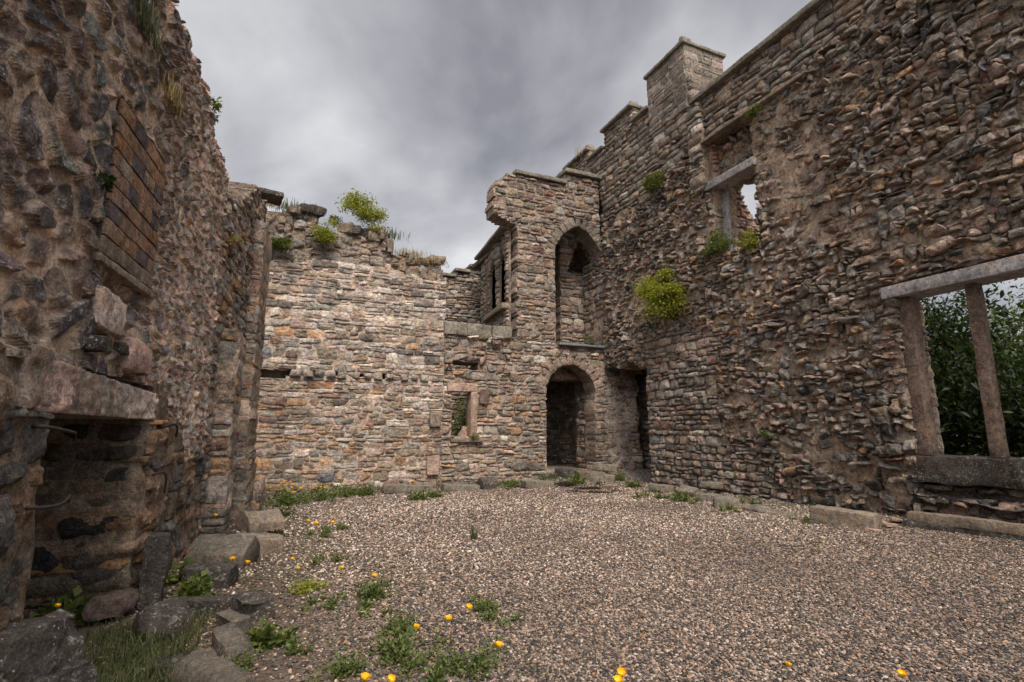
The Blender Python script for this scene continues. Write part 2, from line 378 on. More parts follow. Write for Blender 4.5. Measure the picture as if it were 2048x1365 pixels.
def voussoirs(w, fr, cx, zs, rx, ry, t, n, col, p=2., depth=.5, prot=.03, seed=0, wid=1.):
    th = np.linspace(0, np.pi, 400); X = np.sign(np.cos(th)) * np.abs(np.cos(th)) ** (2 / p) * rx; Zc = np.abs(np.sin(th)) ** (2 / p) * ry
    L = np.concatenate(([0], np.cumsum(np.hypot(np.diff(X), np.diff(Zc))))); q = (np.arange(n) + .5) / n * L[-1]
    x = np.interp(q, L, X); z = np.interp(q, L, Zc); dx = np.interp(q + .01, L, X) - np.interp(q - .01, L, X); dz = np.interp(q + .01, L, Zc) - np.interp(q - .01, L, Zc)
    ang = np.arctan2(dz, dx); nx, nz = np.sin(ang), -np.cos(ang); r = np.random.default_rng(seed)
    tt = t * r.uniform(.85, 1.15, n)
    st = dict(u=cx + x + nx * tt / 2, v=zs + z + nz * tt / 2, w=np.full(n, L[-1] / n * 1.12 * wid), h=tt, r=ang, p=r.uniform(0, prot, n), d=np.full(n, depth),
              tu=r.normal(0, .04, n), tv=r.normal(0, .04, n), c=np.array(col) * r.uniform(.7, 1.25, (n, 1)), l=r.uniform(.1, .4, n))
    w.stones(fr, st, nu=7, nv=8, rough=.012, bulge=.012, facet=.012, rnd=.25, skew=.05, seed=seed)
# palette (real albedos)
GREY, BROWN, DARK, BLACKISH, PALE, ORANGE, PINK, RED, BLUEG = (.25, .222, .192), (.26, .205, .155), (.16, .138, .118), (.085, .078, .072), (.44, .385, .33), (.34, .215, .125), (.35, .265, .215), (.22, .14, .11), (.20, .20, .205)

# ================================================================= GROUND
def gh(x, y):
    x = np.asarray(x, float); y = np.asarray(y, float)
    z = .2 * sstep(10.2, 11.6, y) * sstep(4.8, 6.4, x) + .05 * sstep(10.6, 11.5, y) + .08 * sstep(6.9, 7.8, x) * sstep(12, 9, y)
    z = z + .06 * sstep(.1, -.6, x) * sstep(9, 7, y) + .012 * vnoise(x * .8, y * .8, 0.5, 3)
    return z - .05 * sstep(-.2, -.5, x) * sstep(4.6, 4.2, y)
def gp(px, py):
    p = on_ground(px, py)
    for _ in range(3): p = on_ground(px, py, float(gh(p[0], p[1])))
    return p
def build_ground():
    m, nt, b = newmat('gravel_bed', .95, .1); k = NB(nt)
    v = k.vor(48, 'Color'); sepn = k.n.new('ShaderNodeSeparateColor'); k.L.new(v, sepn.inputs[0])
    cr = k.n.new('ShaderNodeValToRGB'); k.L.new(sepn.outputs[0], cr.inputs[0]); el = cr.color_ramp.elements
    el[0].color = (.05, .04, .035, 1); el[1].color = (.45, .38, .33, 1); q = el.new(.5); q.color = (.16, .125, .10, 1)
    soil = k.mix(k.rng(k.noise(30, 6, .7), .3, .7, 0, 1), (.045, .034, .026), (.12, .092, .07))
    sx = k.n.new('ShaderNodeSeparateXYZ'); k.L.new(k.tc, sx.inputs[0])
    f = k.rng(k.math('ADD', sx.outputs[0], k.math('MULTIPLY', k.noise(1.3, 4), 1.5)), .7, 2.2, 0, 1)
    k.L.new(k.mix(f, soil, cr.outputs[0]), b.inputs['Base Color'])
    k.bump(k.math('SUBTRACT', k.noise(40, 3), k.vor(48)), b, .8, .012)
    def sheet(xs, ys):
        GX, GY = np.meshgrid(xs, ys); i = np.arange(GX.size).reshape(GX.shape)
        return np.stack([GX, GY, gh(GX, GY)], -1), np.stack([i[:-1, :-1], i[:-1, 1:], i[1:, 1:], i[1:, :-1]], -1).reshape(-1, 4)
    xs = np.concatenate((np.linspace(-900, -20, 12), np.linspace(-10, -2, 8), np.arange(-1.9, 10, .1), np.linspace(11, 20, 8), np.linspace(40, 900, 12)))
    ys = np.concatenate((np.linspace(-900, -20, 12), np.linspace(-10, -1, 8), np.arange(-.9, 13, .1), np.linspace(14, 30, 8), np.linspace(50, 900, 12)))
    V, Q = sheet(xs, ys); tag(mesh_np('ground', V, Q, mat=m), kind='structure')
    # pebbles
    mp, nt, b = newmat('pebbles', .62, .35); k = NB(nt)
    at = k.n.new('ShaderNodeAttribute'); at.attribute_type = 'INSTANCER'; at.attribute_name = 'tone'
    cr = k.n.new('ShaderNodeValToRGB'); k.L.new(at.outputs['Fac'], cr.inputs[0]); cr.color_ramp.interpolation = 'CONSTANT'; el = cr.color_ramp.elements
    tones = [(.034, .028, .025), (.06, .047, .038), (.11, .08, .06), (.19, .132, .094), (.14, .115, .098), (.27, .185, .132), (.23, .135, .08), (.37, .29, .23), (.54, .455, .385)]
    pos = [0, .20, .36, .49, .60, .70, .78, .83, .945]
    el[0].color = tones[0] + (1,); el[0].position = 0; el[1].color = tones[1] + (1,); el[1].position = pos[1]
    for t, p in zip(tones[2:], pos[2:]): e_ = el.new(p); e_.color = t + (1,)
    k.L.new(k.scale(cr.outputs[0], k.rng(k.noise(90, 3), .3, .7, .7, 1.25)), b.inputs['Base Color'])
    r = np.random.default_rng(3); P = []; T = []; SC = []
    for (x0, x1, y0, y1, dens, sc) in ((-.9, 4.6, 1.3, 4., 5600, 1.), (4.6, 7.75, 1.0, 4., 4000, 1.05), (-.9, 7.75, 4., 7., 3200, 1.2), (-.9, 7.9, 7., 12.2, 1700, 1.5)):
        n = int((x1 - x0) * (y1 - y0) * dens); x = r.uniform(x0, x1, n); y = r.uniform(y0, y1, n)
        lean = sstep(-.1, 1.35, x + .5 * vnoise(x * 1.1, y * 1.1, 2, 9)) * (1 - .75 * sstep(7.2, 7.7, x)) * (1 - .8 * sstep(10.9, 11.4, y)); k_ = (r.random(n) < .28 + .72 * lean)
        # the yard in front of the camera, with room to step aside
        vx, vy = math.cos(YAW) * x - math.sin(YAW) * y, math.sin(YAW) * x + math.cos(YAW) * y
        k_ &= (vy > .5) & (np.abs(vx) < vy * 1.35 + 1.)
        x, y = x[k_], y[k_]; P.append(np.stack([x, y, gh(x, y) + r.uniform(-.002, .007, len(x)) * sc], 1)); SC.append(np.full(len(x), sc) * r.lognormal(0, .26, len(x)))
        T.append(np.clip(r.random(len(x)) - .12 + .15 * sstep(3.0, 6.5, y) + .10 * vnoise(x * .7, y * .7, 4, 5), 0, 1))  # darker near the camera: partly pebble mix, partly a vignette painted into the tones
    P = np.concatenate(P); SC = np.concatenate(SC); T = np.concatenate(T); n = len(P)
    me = bpy.data.meshes.new('gravel'); me.vertices.add(n); me.vertices.foreach_set('co', P.astype(np.float32).ravel())
    rot = np.stack([r.normal(0, .3, n), r.normal(0, .3, n), r.uniform(0, 6.3, n)], 1).astype(np.float32)
    s3 = (SC[:, None] * np.stack([r.uniform(.8, 1.35, n), r.uniform(.65, 1, n), r.uniform(.4, .7, n)], 1) * .0080).astype(np.float32)
    for nm, ty, d in (('prot', 'FLOAT_VECTOR', rot), ('psc', 'FLOAT_VECTOR', s3), ('ptone', 'FLOAT', T.astype(np.float32))):
        a = me.attributes.new(nm, ty, 'POINT'); a.data.foreach_set('vector' if ty != 'FLOAT' else 'value', d.ravel())
    o = bpy.data.objects.new('gravel', me); COL.objects.link(o); tag(o, 'loose brown grey and white pebbles covering the courtyard', 'gravel', kind='stuff')
    g = bpy.data.node_groups.new('scatter', 'GeometryNodeTree'); g.interface.new_socket('Geometry', in_out='INPUT', socket_type='NodeSocketGeometry'); g.interface.new_socket('Geometry', in_out='OUTPUT', socket_type='NodeSocketGeometry')
    nn, L = g.nodes, g.links; gi = nn.new('NodeGroupInput'); go = nn.new('NodeGroupOutput')
    ico = nn.new('GeometryNodeMeshIcoSphere'); ico.inputs['Subdivisions'].default_value = 2
    ns = nn.new('ShaderNodeTexNoise'); ns.inputs['Scale'].default_value = .9; ns.inputs['Detail'].default_value = 1
    sb = nn.new('ShaderNodeVectorMath'); sb.operation = 'SUBTRACT'; L.new(ns.outputs['Color'], sb.inputs[0]); sb.inputs[1].default_value = (.5, .5, .5)
    sc = nn.new('ShaderNodeVectorMath'); sc.operation = 'SCALE'; L.new(sb.outputs[0], sc.inputs[0]); sc.inputs['Scale'].default_value = .9
    sp = nn.new('GeometryNodeSetPosition'); L.new(ico.outputs['Mesh'], sp.inputs['Geometry']); L.new(sc.outputs[0], sp.inputs['Offset'])
    ss = nn.new('GeometryNodeSetShadeSmooth'); L.new(sp.outputs[0], ss.inputs[0])
    sm = nn.new('GeometryNodeSetMaterial'); sm.inputs['Material'].default_value = mp; L.new(ss.outputs[0], sm.inputs[0])
    def na(nm, ty): q = nn.new('GeometryNodeInputNamedAttribute'); q.data_type = ty; q.inputs[0].default_value = nm; return q.outputs[0]
    iop = nn.new('GeometryNodeInstanceOnPoints'); L.new(gi.outputs[0], iop.inputs['Points']); L.new(sm.outputs[0], iop.inputs['Instance'])
    L.new(na('prot', 'FLOAT_VECTOR'), iop.inputs['Rotation']); L.new(na('psc', 'FLOAT_VECTOR'), iop.inputs['Scale'])
    st = nn.new('GeometryNodeStoreNamedAttribute'); st.data_type = 'FLOAT'; st.domain = 'INSTANCE'; st.inputs['Name'].default_value = 'tone'
    L.new(iop.outputs[0], st.inputs[0]); L.new(na('ptone', 'FLOAT'), st.inputs['Value']); L.new(st.outputs[0], go.inputs[0])
    md = o.modifiers.new('scatter', 'NODES'); md.node_group = g
build_ground()

# ================================================================= small solid helpers
def block(name, dims, mat, profile=None, rough=.012, bev=.02, cuts=5, seed=0, parent=None, M=None, taper=0):
    """bevelled, worn block; profile = polygon in local (y,z) extruded along x"""
    bm = bmesh.new(); L, W, H = dims
    prof = profile or [(-.5, 0), (.5, 0), (.5, 1), (-.5, 1)]
    vs = []
    for sx in (-.5, .5):
        k = 1 - taper if sx > 0 else 1
        vs.append([bm.verts.new((sx * L, p[0] * W * k, p[1] * H * k)) for p in prof])
    n = len(prof)
    bm.faces.new(vs[0]); bm.faces.new(vs[1][::-1])
    for i in range(n): bm.faces.new((vs[0][(i + 1) % n], vs[0][i], vs[1][i], vs[1][(i + 1) % n]))
    bmesh.ops.bevel(bm, geom=bm.edges[:], offset=bev, segments=2, affect='EDGES', profile=.6)
    step = max(L, W, H) / cuts
    for _ in range(4):
        long = [e for e in bm.edges if e.calc_length() > step * 1.3]
        if not long: break
        bmesh.ops.subdivide_edges(bm, edges=long, cuts=1, use_grid_fill=True)
    bmesh.ops.triangulate(bm, faces=[f for f in bm.faces if len(f.verts) > 4])
    off = Vector((seed * 7.3, seed * 3.1, seed * 1.7))
    bm.normal_update()
    for v in bm.verts:
        v.co += v.normal * (rough * mn.noise((v.co + off) * 5) * 1.6 + rough * .6 * mn.noise((v.co + off) * 16))
        v.co += Vector((mn.noise((v.co + off) * 3), mn.noise((v.co - off) * 3), 0)) * rough
    me = bpy.data.meshes.new(name); 
    if M is not None: bm.transform(M)
    bmesh.ops.recalc_face_normals(bm, faces=bm.faces[:]); bm.to_mesh(me); bm.free(); me.materials.append(mat)
    for p in me.polygons: p.use_smooth = True
    me.set_sharp_from_angle(angle=R(38))
    o = bpy.data.objects.new(name, me); COL.objects.link(o)
    if parent: own(o, parent)
    return o
def bx(name, x0, x1, y0, y1, z0, z1, mat, parent=None, **kw):
    """world-aligned worn block between two corners, long axis kept"""
    dx, dy, dz = x1 - x0, y1 - y0, z1 - z0
    c = ((x0 + x1) / 2, (y0 + y1) / 2, z0)
    if dz >= max(dx, dy): M = Matrix.Translation((c[0], c[1], (z0 + z1) / 2)) @ Matrix.Rotation(R(-90), 4, 'Y') @ Matrix.Translation((0, 0, -dx / 2)); return block(name, (dz, dy, dx), mat, M=M, parent=parent, **kw)
    if dy > dx: M = Matrix.Translation(c) @ Matrix.Rotation(R(90), 4, 'Z'); return block(name, (dy, dx, dz), mat, M=M, parent=parent, **kw)
    return block(name, (dx, dy, dz), mat, M=Matrix.Translation(c), parent=parent, **kw)
def tube_arrays(pts, rad, n=7):
    pts = np.array(pts, float); rad = np.broadcast_to(rad, (len(pts),)); V = []
    up = np.array([.13, .21, .97])
    for i, p in enumerate(pts):
        t = pts[min(i + 1, len(pts) - 1)] - pts[max(i - 1, 0)]; t = t / (np.linalg.norm(t) + 1e-9); a = np.cross(t, up); na_ = np.linalg.norm(a)
        a = a / na_ if na_ > .05 else np.array([1., 0, 0]); b = np.cross(t, a); th = np.arange(n) / n * 2 * np.pi
        V.append(p + rad[i] * (np.cos(th)[:, None] * a + np.sin(th)[:, None] * b))
    V = np.concatenate(V); Q = []
    for i in range(len(pts) - 1):
        for j in range(n): k = (j + 1) % n; Q.append((i * n + j, i * n + k, (i + 1) * n + k, (i + 1) * n + j))
    m = len(V); V = np.concatenate((V, pts[[0, -1]])); T = [(m, (j + 1) % n, j) for j in range(n)] + [(m + 1, (len(pts) - 1) * n + j, (len(pts) - 1) * n + (j + 1) % n) for j in range(n)]
    return V, np.array(Q), np.array(T)
def tubes(name, plist, mat, parent=None, n=6):
    V = []; Q = []; T = []; k = 0
    for pts, rad in plist:
        v, q, t = tube_arrays(pts, rad, n); V.append(v); Q.append(q + k); T.append(t + k); k += len(v)
    o = mesh_np(name, np.concatenate(V), np.concatenate(Q), np.concatenate(T), mat=mat)
    if parent: o.parent = parent
    return o

# ================================================================= LEFT WALL
def left_wall():
    P, U, V, N = LW0, LWD, Z_, LWN; fr = (P, U, V, N); w = Wall()
    FS0, FS1, FZ = 3.17, 4.52, 1.29                       # fireplace opening
    def top(s): return 4.3 + .07 * vnoise(s * 2, 0, 0, 3) - .34 * sstep(4.9, 6.2, s) + .03 * vnoise(s * 11, 0, 0, 8)
    panel = lambda s, z: (s > 3.44) & (s < 4.31) & (z > 2.16) & (z < 3.14)
    lint = lambda s, z: (s > 2.96) & (s < 4.62) & (z > FZ) & (z < 1.53)
    split = lambda s: 1.55 + .12 * vnoise(s * 3, 4, 0, 5) - .5 * sstep(4.7, 5.8, s)
    # --- upper rubble: big irregular field stones bedded in coarse mortar, one relief surface
    c = .0105; s0, s1 = .9, 6.35; GS, GZ = np.meshgrid(np.arange(s0, s1 + c, c), np.arange(.0, 4.75, c))
    wx = GS + .11 * vnoise(GS * 2.6, GZ * 2.6, 1.5, 21) + .035 * vnoise(GS * 9, GZ * 9, 1.5, 22); wz = GZ + .10 * vnoise(GS * 2.6, GZ * 2.6, 7.5, 23) + .03 * vnoise(GS * 9, GZ * 9, 9.5, 24)
    def vor(wx, wz, cx, cz, seed):
        ax, az = wx / cx, wz / cz; ix, iz = np.floor(ax).astype(np.int64), np.floor(az).astype(np.int64)
        F1 = np.full(GS.shape, 9.); F2 = F1.copy(); ID = np.zeros(GS.shape, np.int64); DX = F1 * 0; DZ = F1 * 0
        for dx in (-1, 0, 1):
            for dz in (-1, 0, 1):
                jx, jz = ix + dx, iz + dz; px = jx + .12 + .76 * _h(jx, jz, 0 * jx, seed) + .5 * (jz % 2); pz = jz + .12 + .76 * _h(jx, jz, 0 * jx, seed + 1)
                d = np.hypot(px - ax, pz - az); n1 = d < F1; F2 = np.where(n1, F1, np.minimum(F2, d)); F1 = np.where(n1, d, F1)
                ID = np.where(n1, jx * 7919 + jz * 104729, ID); DX = np.where(n1, ax - px, DX); DZ = np.where(n1, az - pz, DZ)
        return F1, F2, ID, DX, DZ
    A = vor(wx, wz, .23, .15, 31); B = vor(wx, wz, .17, .085, 61); sel = (GS + .5 * vnoise(GS * 1.3, GZ * 1.3, 0, 77)) > 4.3
    F1, F2, ID, DX, DZ = (np.where(sel, b, a) for a, b in zip(A, B)); z0 = 0 * ID
    hr, h1, h2, h3 = (_h(ID, z0, z0, q) for q in (1, 2, 3, 4))
    edge = F2 - F1 - .13 - .20 * (h3 - .4) - .15 * fbm(GS * 5, GZ * 6, 0, 2, 90)
    dome = sstep(0, .15, edge); rel = (.010 + .030 * hr) * (1 - .4 * sstep(4.0, 5.0, GS))
    tilt = DX * (h1 - .5) * .045 + DZ * (h2 - .75) * .055
    H = dome * (rel + tilt) + .016 * fbm(GS * 11, GZ * 12, 0, 2, 91) * (.5 + dome) + .005 * fbm(GS * 21, GZ * 23, 0, 1, 92) + .0022 * (_h((GS * 1000).astype(np.int64), (GZ * 1000).astype(np.int64), 0 * ID, 5) - .5) + .007 * (.5 - np.abs(fbm(GS * 9, GZ * 9, 4, 2, 95))) + .02 * fbm(GS * .8, GZ * .8, 0, 2, 93) - .02
    fac = np.maximum(0, DX * np.cos(h2 * 6.3) + DZ * np.sin(h2 * 6.3) - .12) * .10 * dome; H = H - fac
    pal = np.array([(.082, .070, .066), (.105, .086, .078), (.065, .06, .062), (.14, .108, .085), (.085, .088, .078), (.17, .125, .105), (.11, .08, .075)])
    pc = pal[(h1 * 6.99).astype(int)] * (.75 + .5 * h2)[..., None]
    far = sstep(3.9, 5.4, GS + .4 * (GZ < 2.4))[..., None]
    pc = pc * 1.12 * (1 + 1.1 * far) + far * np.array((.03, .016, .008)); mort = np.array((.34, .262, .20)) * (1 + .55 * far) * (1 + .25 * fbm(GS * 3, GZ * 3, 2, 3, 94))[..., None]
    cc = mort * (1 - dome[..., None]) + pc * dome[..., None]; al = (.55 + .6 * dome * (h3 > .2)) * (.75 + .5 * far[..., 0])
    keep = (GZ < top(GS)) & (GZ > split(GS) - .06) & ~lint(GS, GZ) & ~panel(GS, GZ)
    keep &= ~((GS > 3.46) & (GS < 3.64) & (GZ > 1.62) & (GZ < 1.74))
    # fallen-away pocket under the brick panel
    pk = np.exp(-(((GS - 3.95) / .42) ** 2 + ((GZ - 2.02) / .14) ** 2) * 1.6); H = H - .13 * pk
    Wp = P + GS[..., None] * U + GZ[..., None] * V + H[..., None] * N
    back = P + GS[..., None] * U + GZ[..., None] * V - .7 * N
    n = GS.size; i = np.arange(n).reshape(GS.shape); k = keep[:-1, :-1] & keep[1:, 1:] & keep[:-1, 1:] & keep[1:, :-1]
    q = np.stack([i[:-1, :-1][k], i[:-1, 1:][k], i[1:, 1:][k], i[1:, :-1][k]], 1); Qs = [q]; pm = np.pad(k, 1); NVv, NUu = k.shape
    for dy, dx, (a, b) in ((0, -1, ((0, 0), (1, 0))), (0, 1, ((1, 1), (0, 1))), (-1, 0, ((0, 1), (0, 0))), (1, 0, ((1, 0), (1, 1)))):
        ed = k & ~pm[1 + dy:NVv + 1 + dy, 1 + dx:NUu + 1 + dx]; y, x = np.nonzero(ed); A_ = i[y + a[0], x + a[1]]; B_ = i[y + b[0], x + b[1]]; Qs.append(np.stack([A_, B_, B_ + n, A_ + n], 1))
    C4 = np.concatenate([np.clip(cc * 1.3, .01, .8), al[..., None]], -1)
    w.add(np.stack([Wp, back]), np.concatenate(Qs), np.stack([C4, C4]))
    # --- coarse core behind everything
    hole = lambda s, z: (s > FS0) & (s < FS1) & (z < FZ)
    m = grid_mask(-2.5, 9.0, -.1, 4.3, .1, .1, lambda s, z: (z < top(s) - .1) & ~hole(s, z) & ~((s > 3.4) & (s < 3.7) & (z > 1.5) & (z < 1.8)) | ((s > 6.3) & (z < 4.2)))
    w.core(fr, m, -2.5, -.1, .1, .1, .9, (.16, .125, .1), -.2, .02, seed=6)
    # --- lower dressed rubble round the fireplace
    def pl(u, v): return [(.15, .115, .085), (.19, .125, .08), (.085, .075, .07), (.24, .17, .12), (.11, .10, .09), (.26, .15, .075)], [1, 1, .9, .7 * sstep(2.5, 5, u), .8, .35]
    lay(w, fr, (.9, 6.45, -.1, 2.0), lambda s, z: (z < split(s)) & ~hole(s, z) & ~lint(s, z), (4, 5, 6, 8, 9), (2, 3, 4, 4, 5), pl, prot=(-.02, .03), tilt=.07, rot=.04,
        joint=.012, depth=.2, edge_depth=.55, mortar=(.19, .145, .105), coredepth=.0, coreamp=.03, thick=.6, nu=15, nv=11, rough=.02, bulge=.015, facet=.03, rnd=.25, seed=12, lich=(.05, .5))
    # fireplace cheeks and back, in near-black stone and mortar tones
    def hearth_pal(u, v): return [(.05, .045, .042), (.07, .058, .05), (.10, .078, .062), (.038, .035, .034)], [1, 1, .6, .7 + 0 * u]
    Pj = P + FS1 * U
    lay(w, (Pj + .0 * N, -N, Z_, -U), (.02, .92, -.1, 1.3), lambda s, z: s > 0, (4, 6, 8), (2, 3, 4), hearth_pal, prot=(0, .03), joint=.02, depth=.1, edge_depth=.1, thick=.2, mortar=(.07, .058, .048), seed=14, nu=9, nv=7, rough=.014, lich=(0, .2))
    lay(w, (P + FS0 * U, -N, Z_, U), (.02, .92, -.1, 1.3), lambda s, z: s > 0, (4, 6, 8), (2, 3, 4), hearth_pal, prot=(0, .03), joint=.02, depth=.1, edge_depth=.1, thick=.2, mortar=(.07, .058, .048), seed=15, rough=.014, lich=(0, .2))
    lay(w, (P - .82 * N, U, Z_, N), (FS0 - .1, FS1 + .1, -.1, 1.35), lambda s, z: s > 0, (4, 6, 8), (2, 3, 4), hearth_pal, prot=(0, .05), joint=.02, depth=.1, edge_depth=.1, thick=.1, mortar=(.07, .058, .048), seed=16, nu=9, nv=7, rough=.014, lich=(0, .2))
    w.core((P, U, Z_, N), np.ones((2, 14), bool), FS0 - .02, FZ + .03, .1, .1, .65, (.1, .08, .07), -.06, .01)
    # --- far end: two buttress strips and the raised wall up to the corner
    pf = lambda u, v: ([GREY, BROWN, DARK, ORANGE, PINK, RED], [.8, 1.4, .8, .7, .6, .5 + 0 * u])
    lay(w, fr, (6.3, 9.05, -.1, 4.95), lambda s, z: (z < 3.85 + .95 * sstep(6.3, 8.6, s) + .1 * vnoise(s * 5, 0, 0, 2)), (3, 4, 5, 7), (1, 2, 3, 3), pf, prot=(-.01, .03), tilt=.05, rot=.03, joint=.008, mortar=(.19, .155, .125), coredepth=-.01, bulge=.01, facet=.015,
        depth=.15, thick=.7, seed=18, nu=10, nv=7, rough=.014)
    def stub(s0, x0, x1, ztop, seed, ln=.5, zb=-.1, sl=0.):
        q = P + s0 * U
        lay(w, (q, N, Z_, -U), (x0, x1, zb, ztop), lambda a, z: z < ztop - sl * (a - x0), (4, 6, 7), (3, 4, 5), pf, prot=(0, .02), tilt=.03, joint=.006, bulge=.008, facet=.012, rnd=.15, coredepth=-.01, depth=.1, edge_depth=ln * .8, thick=ln, seed=seed, nu=9, nv=7)
        lay(w, (q + x1 * N, U, Z_, N), (0, ln, zb, ztop), lambda a, z: z < ztop - sl * (x1 - x0), (4, 5, 6), (3, 4, 5), pf, prot=(0, .02), tilt=.03, joint=.006, bulge=.008, facet=.012, rnd=.15, coredepth=-.01, depth=.1, edge_depth=.2, thick=.2, seed=seed + 1)
    stub(6.55, -.15, .19, 2.45, 20, .4, sl=.45)
    stub(8.1, -.1, .13, 4.2, 24, .8); stub(7.9, -.1, .22, 1.0, 26, .6); stub(8.35, -.1, .30, .5, 28, .7)
    root = empty('fireplace_wall', P + 4 * U, 'tall rubble wall on the left of dark field stones with a fireplace recess', 'wall')
    own(w.build('masonry'), root)
    # fireplace lintel: one long pinkish slab, its corbel stone and the pale block above
    Mx = Matrix((tuple(U) + (0,), tuple(N) + (0,), (0, 0, 1, 0), (0, 0, 0, 1))).transposed(); Mx = Matrix(((U[0], N[0], 0, 0), (U[1], N[1], 0, 0), (0, 0, 1, 0), (0, 0, 0, 1)))
    def lb(name, s, z, d, dims, mat, **kw):
        q = P + s * U + d * N; return block(name, dims, mat, M=Matrix.Translation((q[0], q[1], z)) @ Mx, parent=root, **kw)
    # flat arch of four shaped blocks with slanting joints
    for a0, a1, b0, b1, mt, sd_ in ((2.99, 3.30, 2.97, 3.33, M_LINTPINK, 3), (3.304, 3.66, 3.334, 3.60, M_LINTEL, 4), (3.664, 4.09, 3.604, 4.03, M_LINTGREY, 5), (4.094, 4.60, 4.034, 4.64, M_LINTPALE, 6)):
        q = P - .25 * N; bmv = block('lintel', (1, .52, 1), mt, rough=.010, bev=.012, cuts=14, seed=sd_)
        for vv in bmv.data.vertices:
            t = vv.co.z; u_ = vv.co.x + .5; s_ = (a0 + (a1 - a0) * u_) * (1 - t) + (b0 + (b1 - b0) * u_) * t; z_ = FZ + t * (.245 - .035 * (s_ - 3.0)) ; d_ = vv.co.y
            w_ = q + s_ * U + d_ * N; vv.co = (w_[0], w_[1], z_)
        own(bmv, root)
    lb('lintel_stone', 3.60, 1.76, -.115, (.40, .34, .22), M_LINTPALE, rough=.018, bev=.03, cuts=8, seed=5, taper=.1)
    lb('lintel_stone', 4.12, 1.58, -.12, (.44, .34, .20), M_LINTPINK, rough=.018, bev=.03, cuts=8, seed=8)
    lb('lintel_stone', 2.98, 1.31, -.15, (.34, .34, .26), M_LINTEL, rough=.018, bev=.03, cuts=8, seed=6)
    # panel of thin orange bricks, recessed in the rubble
    pw = []; rr = random.Random(4); rows = 9; bm = None
    V_, Q_, C_ = [], [], []
    mb = Wall(); r = np.random.default_rng(8); us, vs_, ws_, cs = [], [], [], []
    hh = (3.12 - 2.18) / rows
    for j in range(rows):
        x = 3.46 - (.13 if j % 2 else 0)
        while x < 4.29:
            L_ = rr.choice((.20, .22, .24)); a, b = max(x, 3.46), min(x + L_, 4.30)
            if b - a > .04: us.append((a + b) / 2); vs_.append(2.18 + (j + .5) * hh); ws_.append(b - a - .008); cs.append(rr.choice(((.25, .155, .10), (.28, .175, .11), (.23, .15, .11), (.27, .21, .16), (.12, .095, .095), (.28, .165, .095))) if j else (.2, .155, .12))
            x += L_
    K = len(us); st = dict(u=np.array(us), v=np.array(vs_), w=np.array(ws_), h=np.full(K, hh - .011), r=np.zeros(K), p=r.uniform(-.012, -.002, K), d=np.full(K, .1), tu=r.normal(0, .01, K), tv=r.normal(0, .01, K), c=np.array(cs), l=np.full(K, .03))
    mb.stones(fr, st, nu=6, nv=4, rough=.002, bulge=.002, facet=.001, rnd=.05, skew=.01, seed=3)
    mb.core(fr, np.ones((10, 9), bool), 3.44, 2.16, .098, .098, .15, (.07, .055, .05), -.025, .004)
    own(mb.build('brick_panel'), root)
    lb('panel_sill', 3.87, 2.125, -.06, (.9, .13, .045), M_DRESS, rough=.008, bev=.008, cuts=9, seed=2)
    for s, z in ((3.50, 1.63), (3.66, 1.655)): lb('packing_stone', s - .02 + .25 * (z > 1.64), z, -.06, (.15, .22, .085), M_DARKROCK, rough=.015, bev=.02, seed=int(z * 99))
    # iron hooks let into the wall
    lab = ['bent iron hook high on the near jamb of the fireplace', 'curved iron hook beside the far top corner of the fireplace', 'short iron hook half way up the far jamb', 'bent iron hook low on the near jamb of the fireplace']
    for (s, z, L_, dn, cv), l in zip(((3.0, 1.225, .19, .03, 0), (4.74, 1.24, .17, .04, 1), (4.64, .90, .12, .11, 1), (3.0, .88, .22, -.03, 0)), lab):
        q = P + s * U + .03 * N; pts = [q - .05 * N]
        for t in np.linspace(0, 1, 9): pts.append(q + N * (.02 + .05 * math.sin(t * 2.2)) + U * (t * L_) + Z_ * (.03 * math.sin(t * 3.1) * (1 if cv else -.4) - dn * t * t))
        pts.append(pts[-1] + N * -.005 + U * .01 - Z_ * .035)
        o = tubes('iron_hook', [([p + Z_ * z - (0, 0, 0) for p in pts], np.linspace(.010, .0065, len(pts)))], M_IRON); tag(o, l, 'iron hook', 'iron hooks in the fireplace wall')
left_wall()

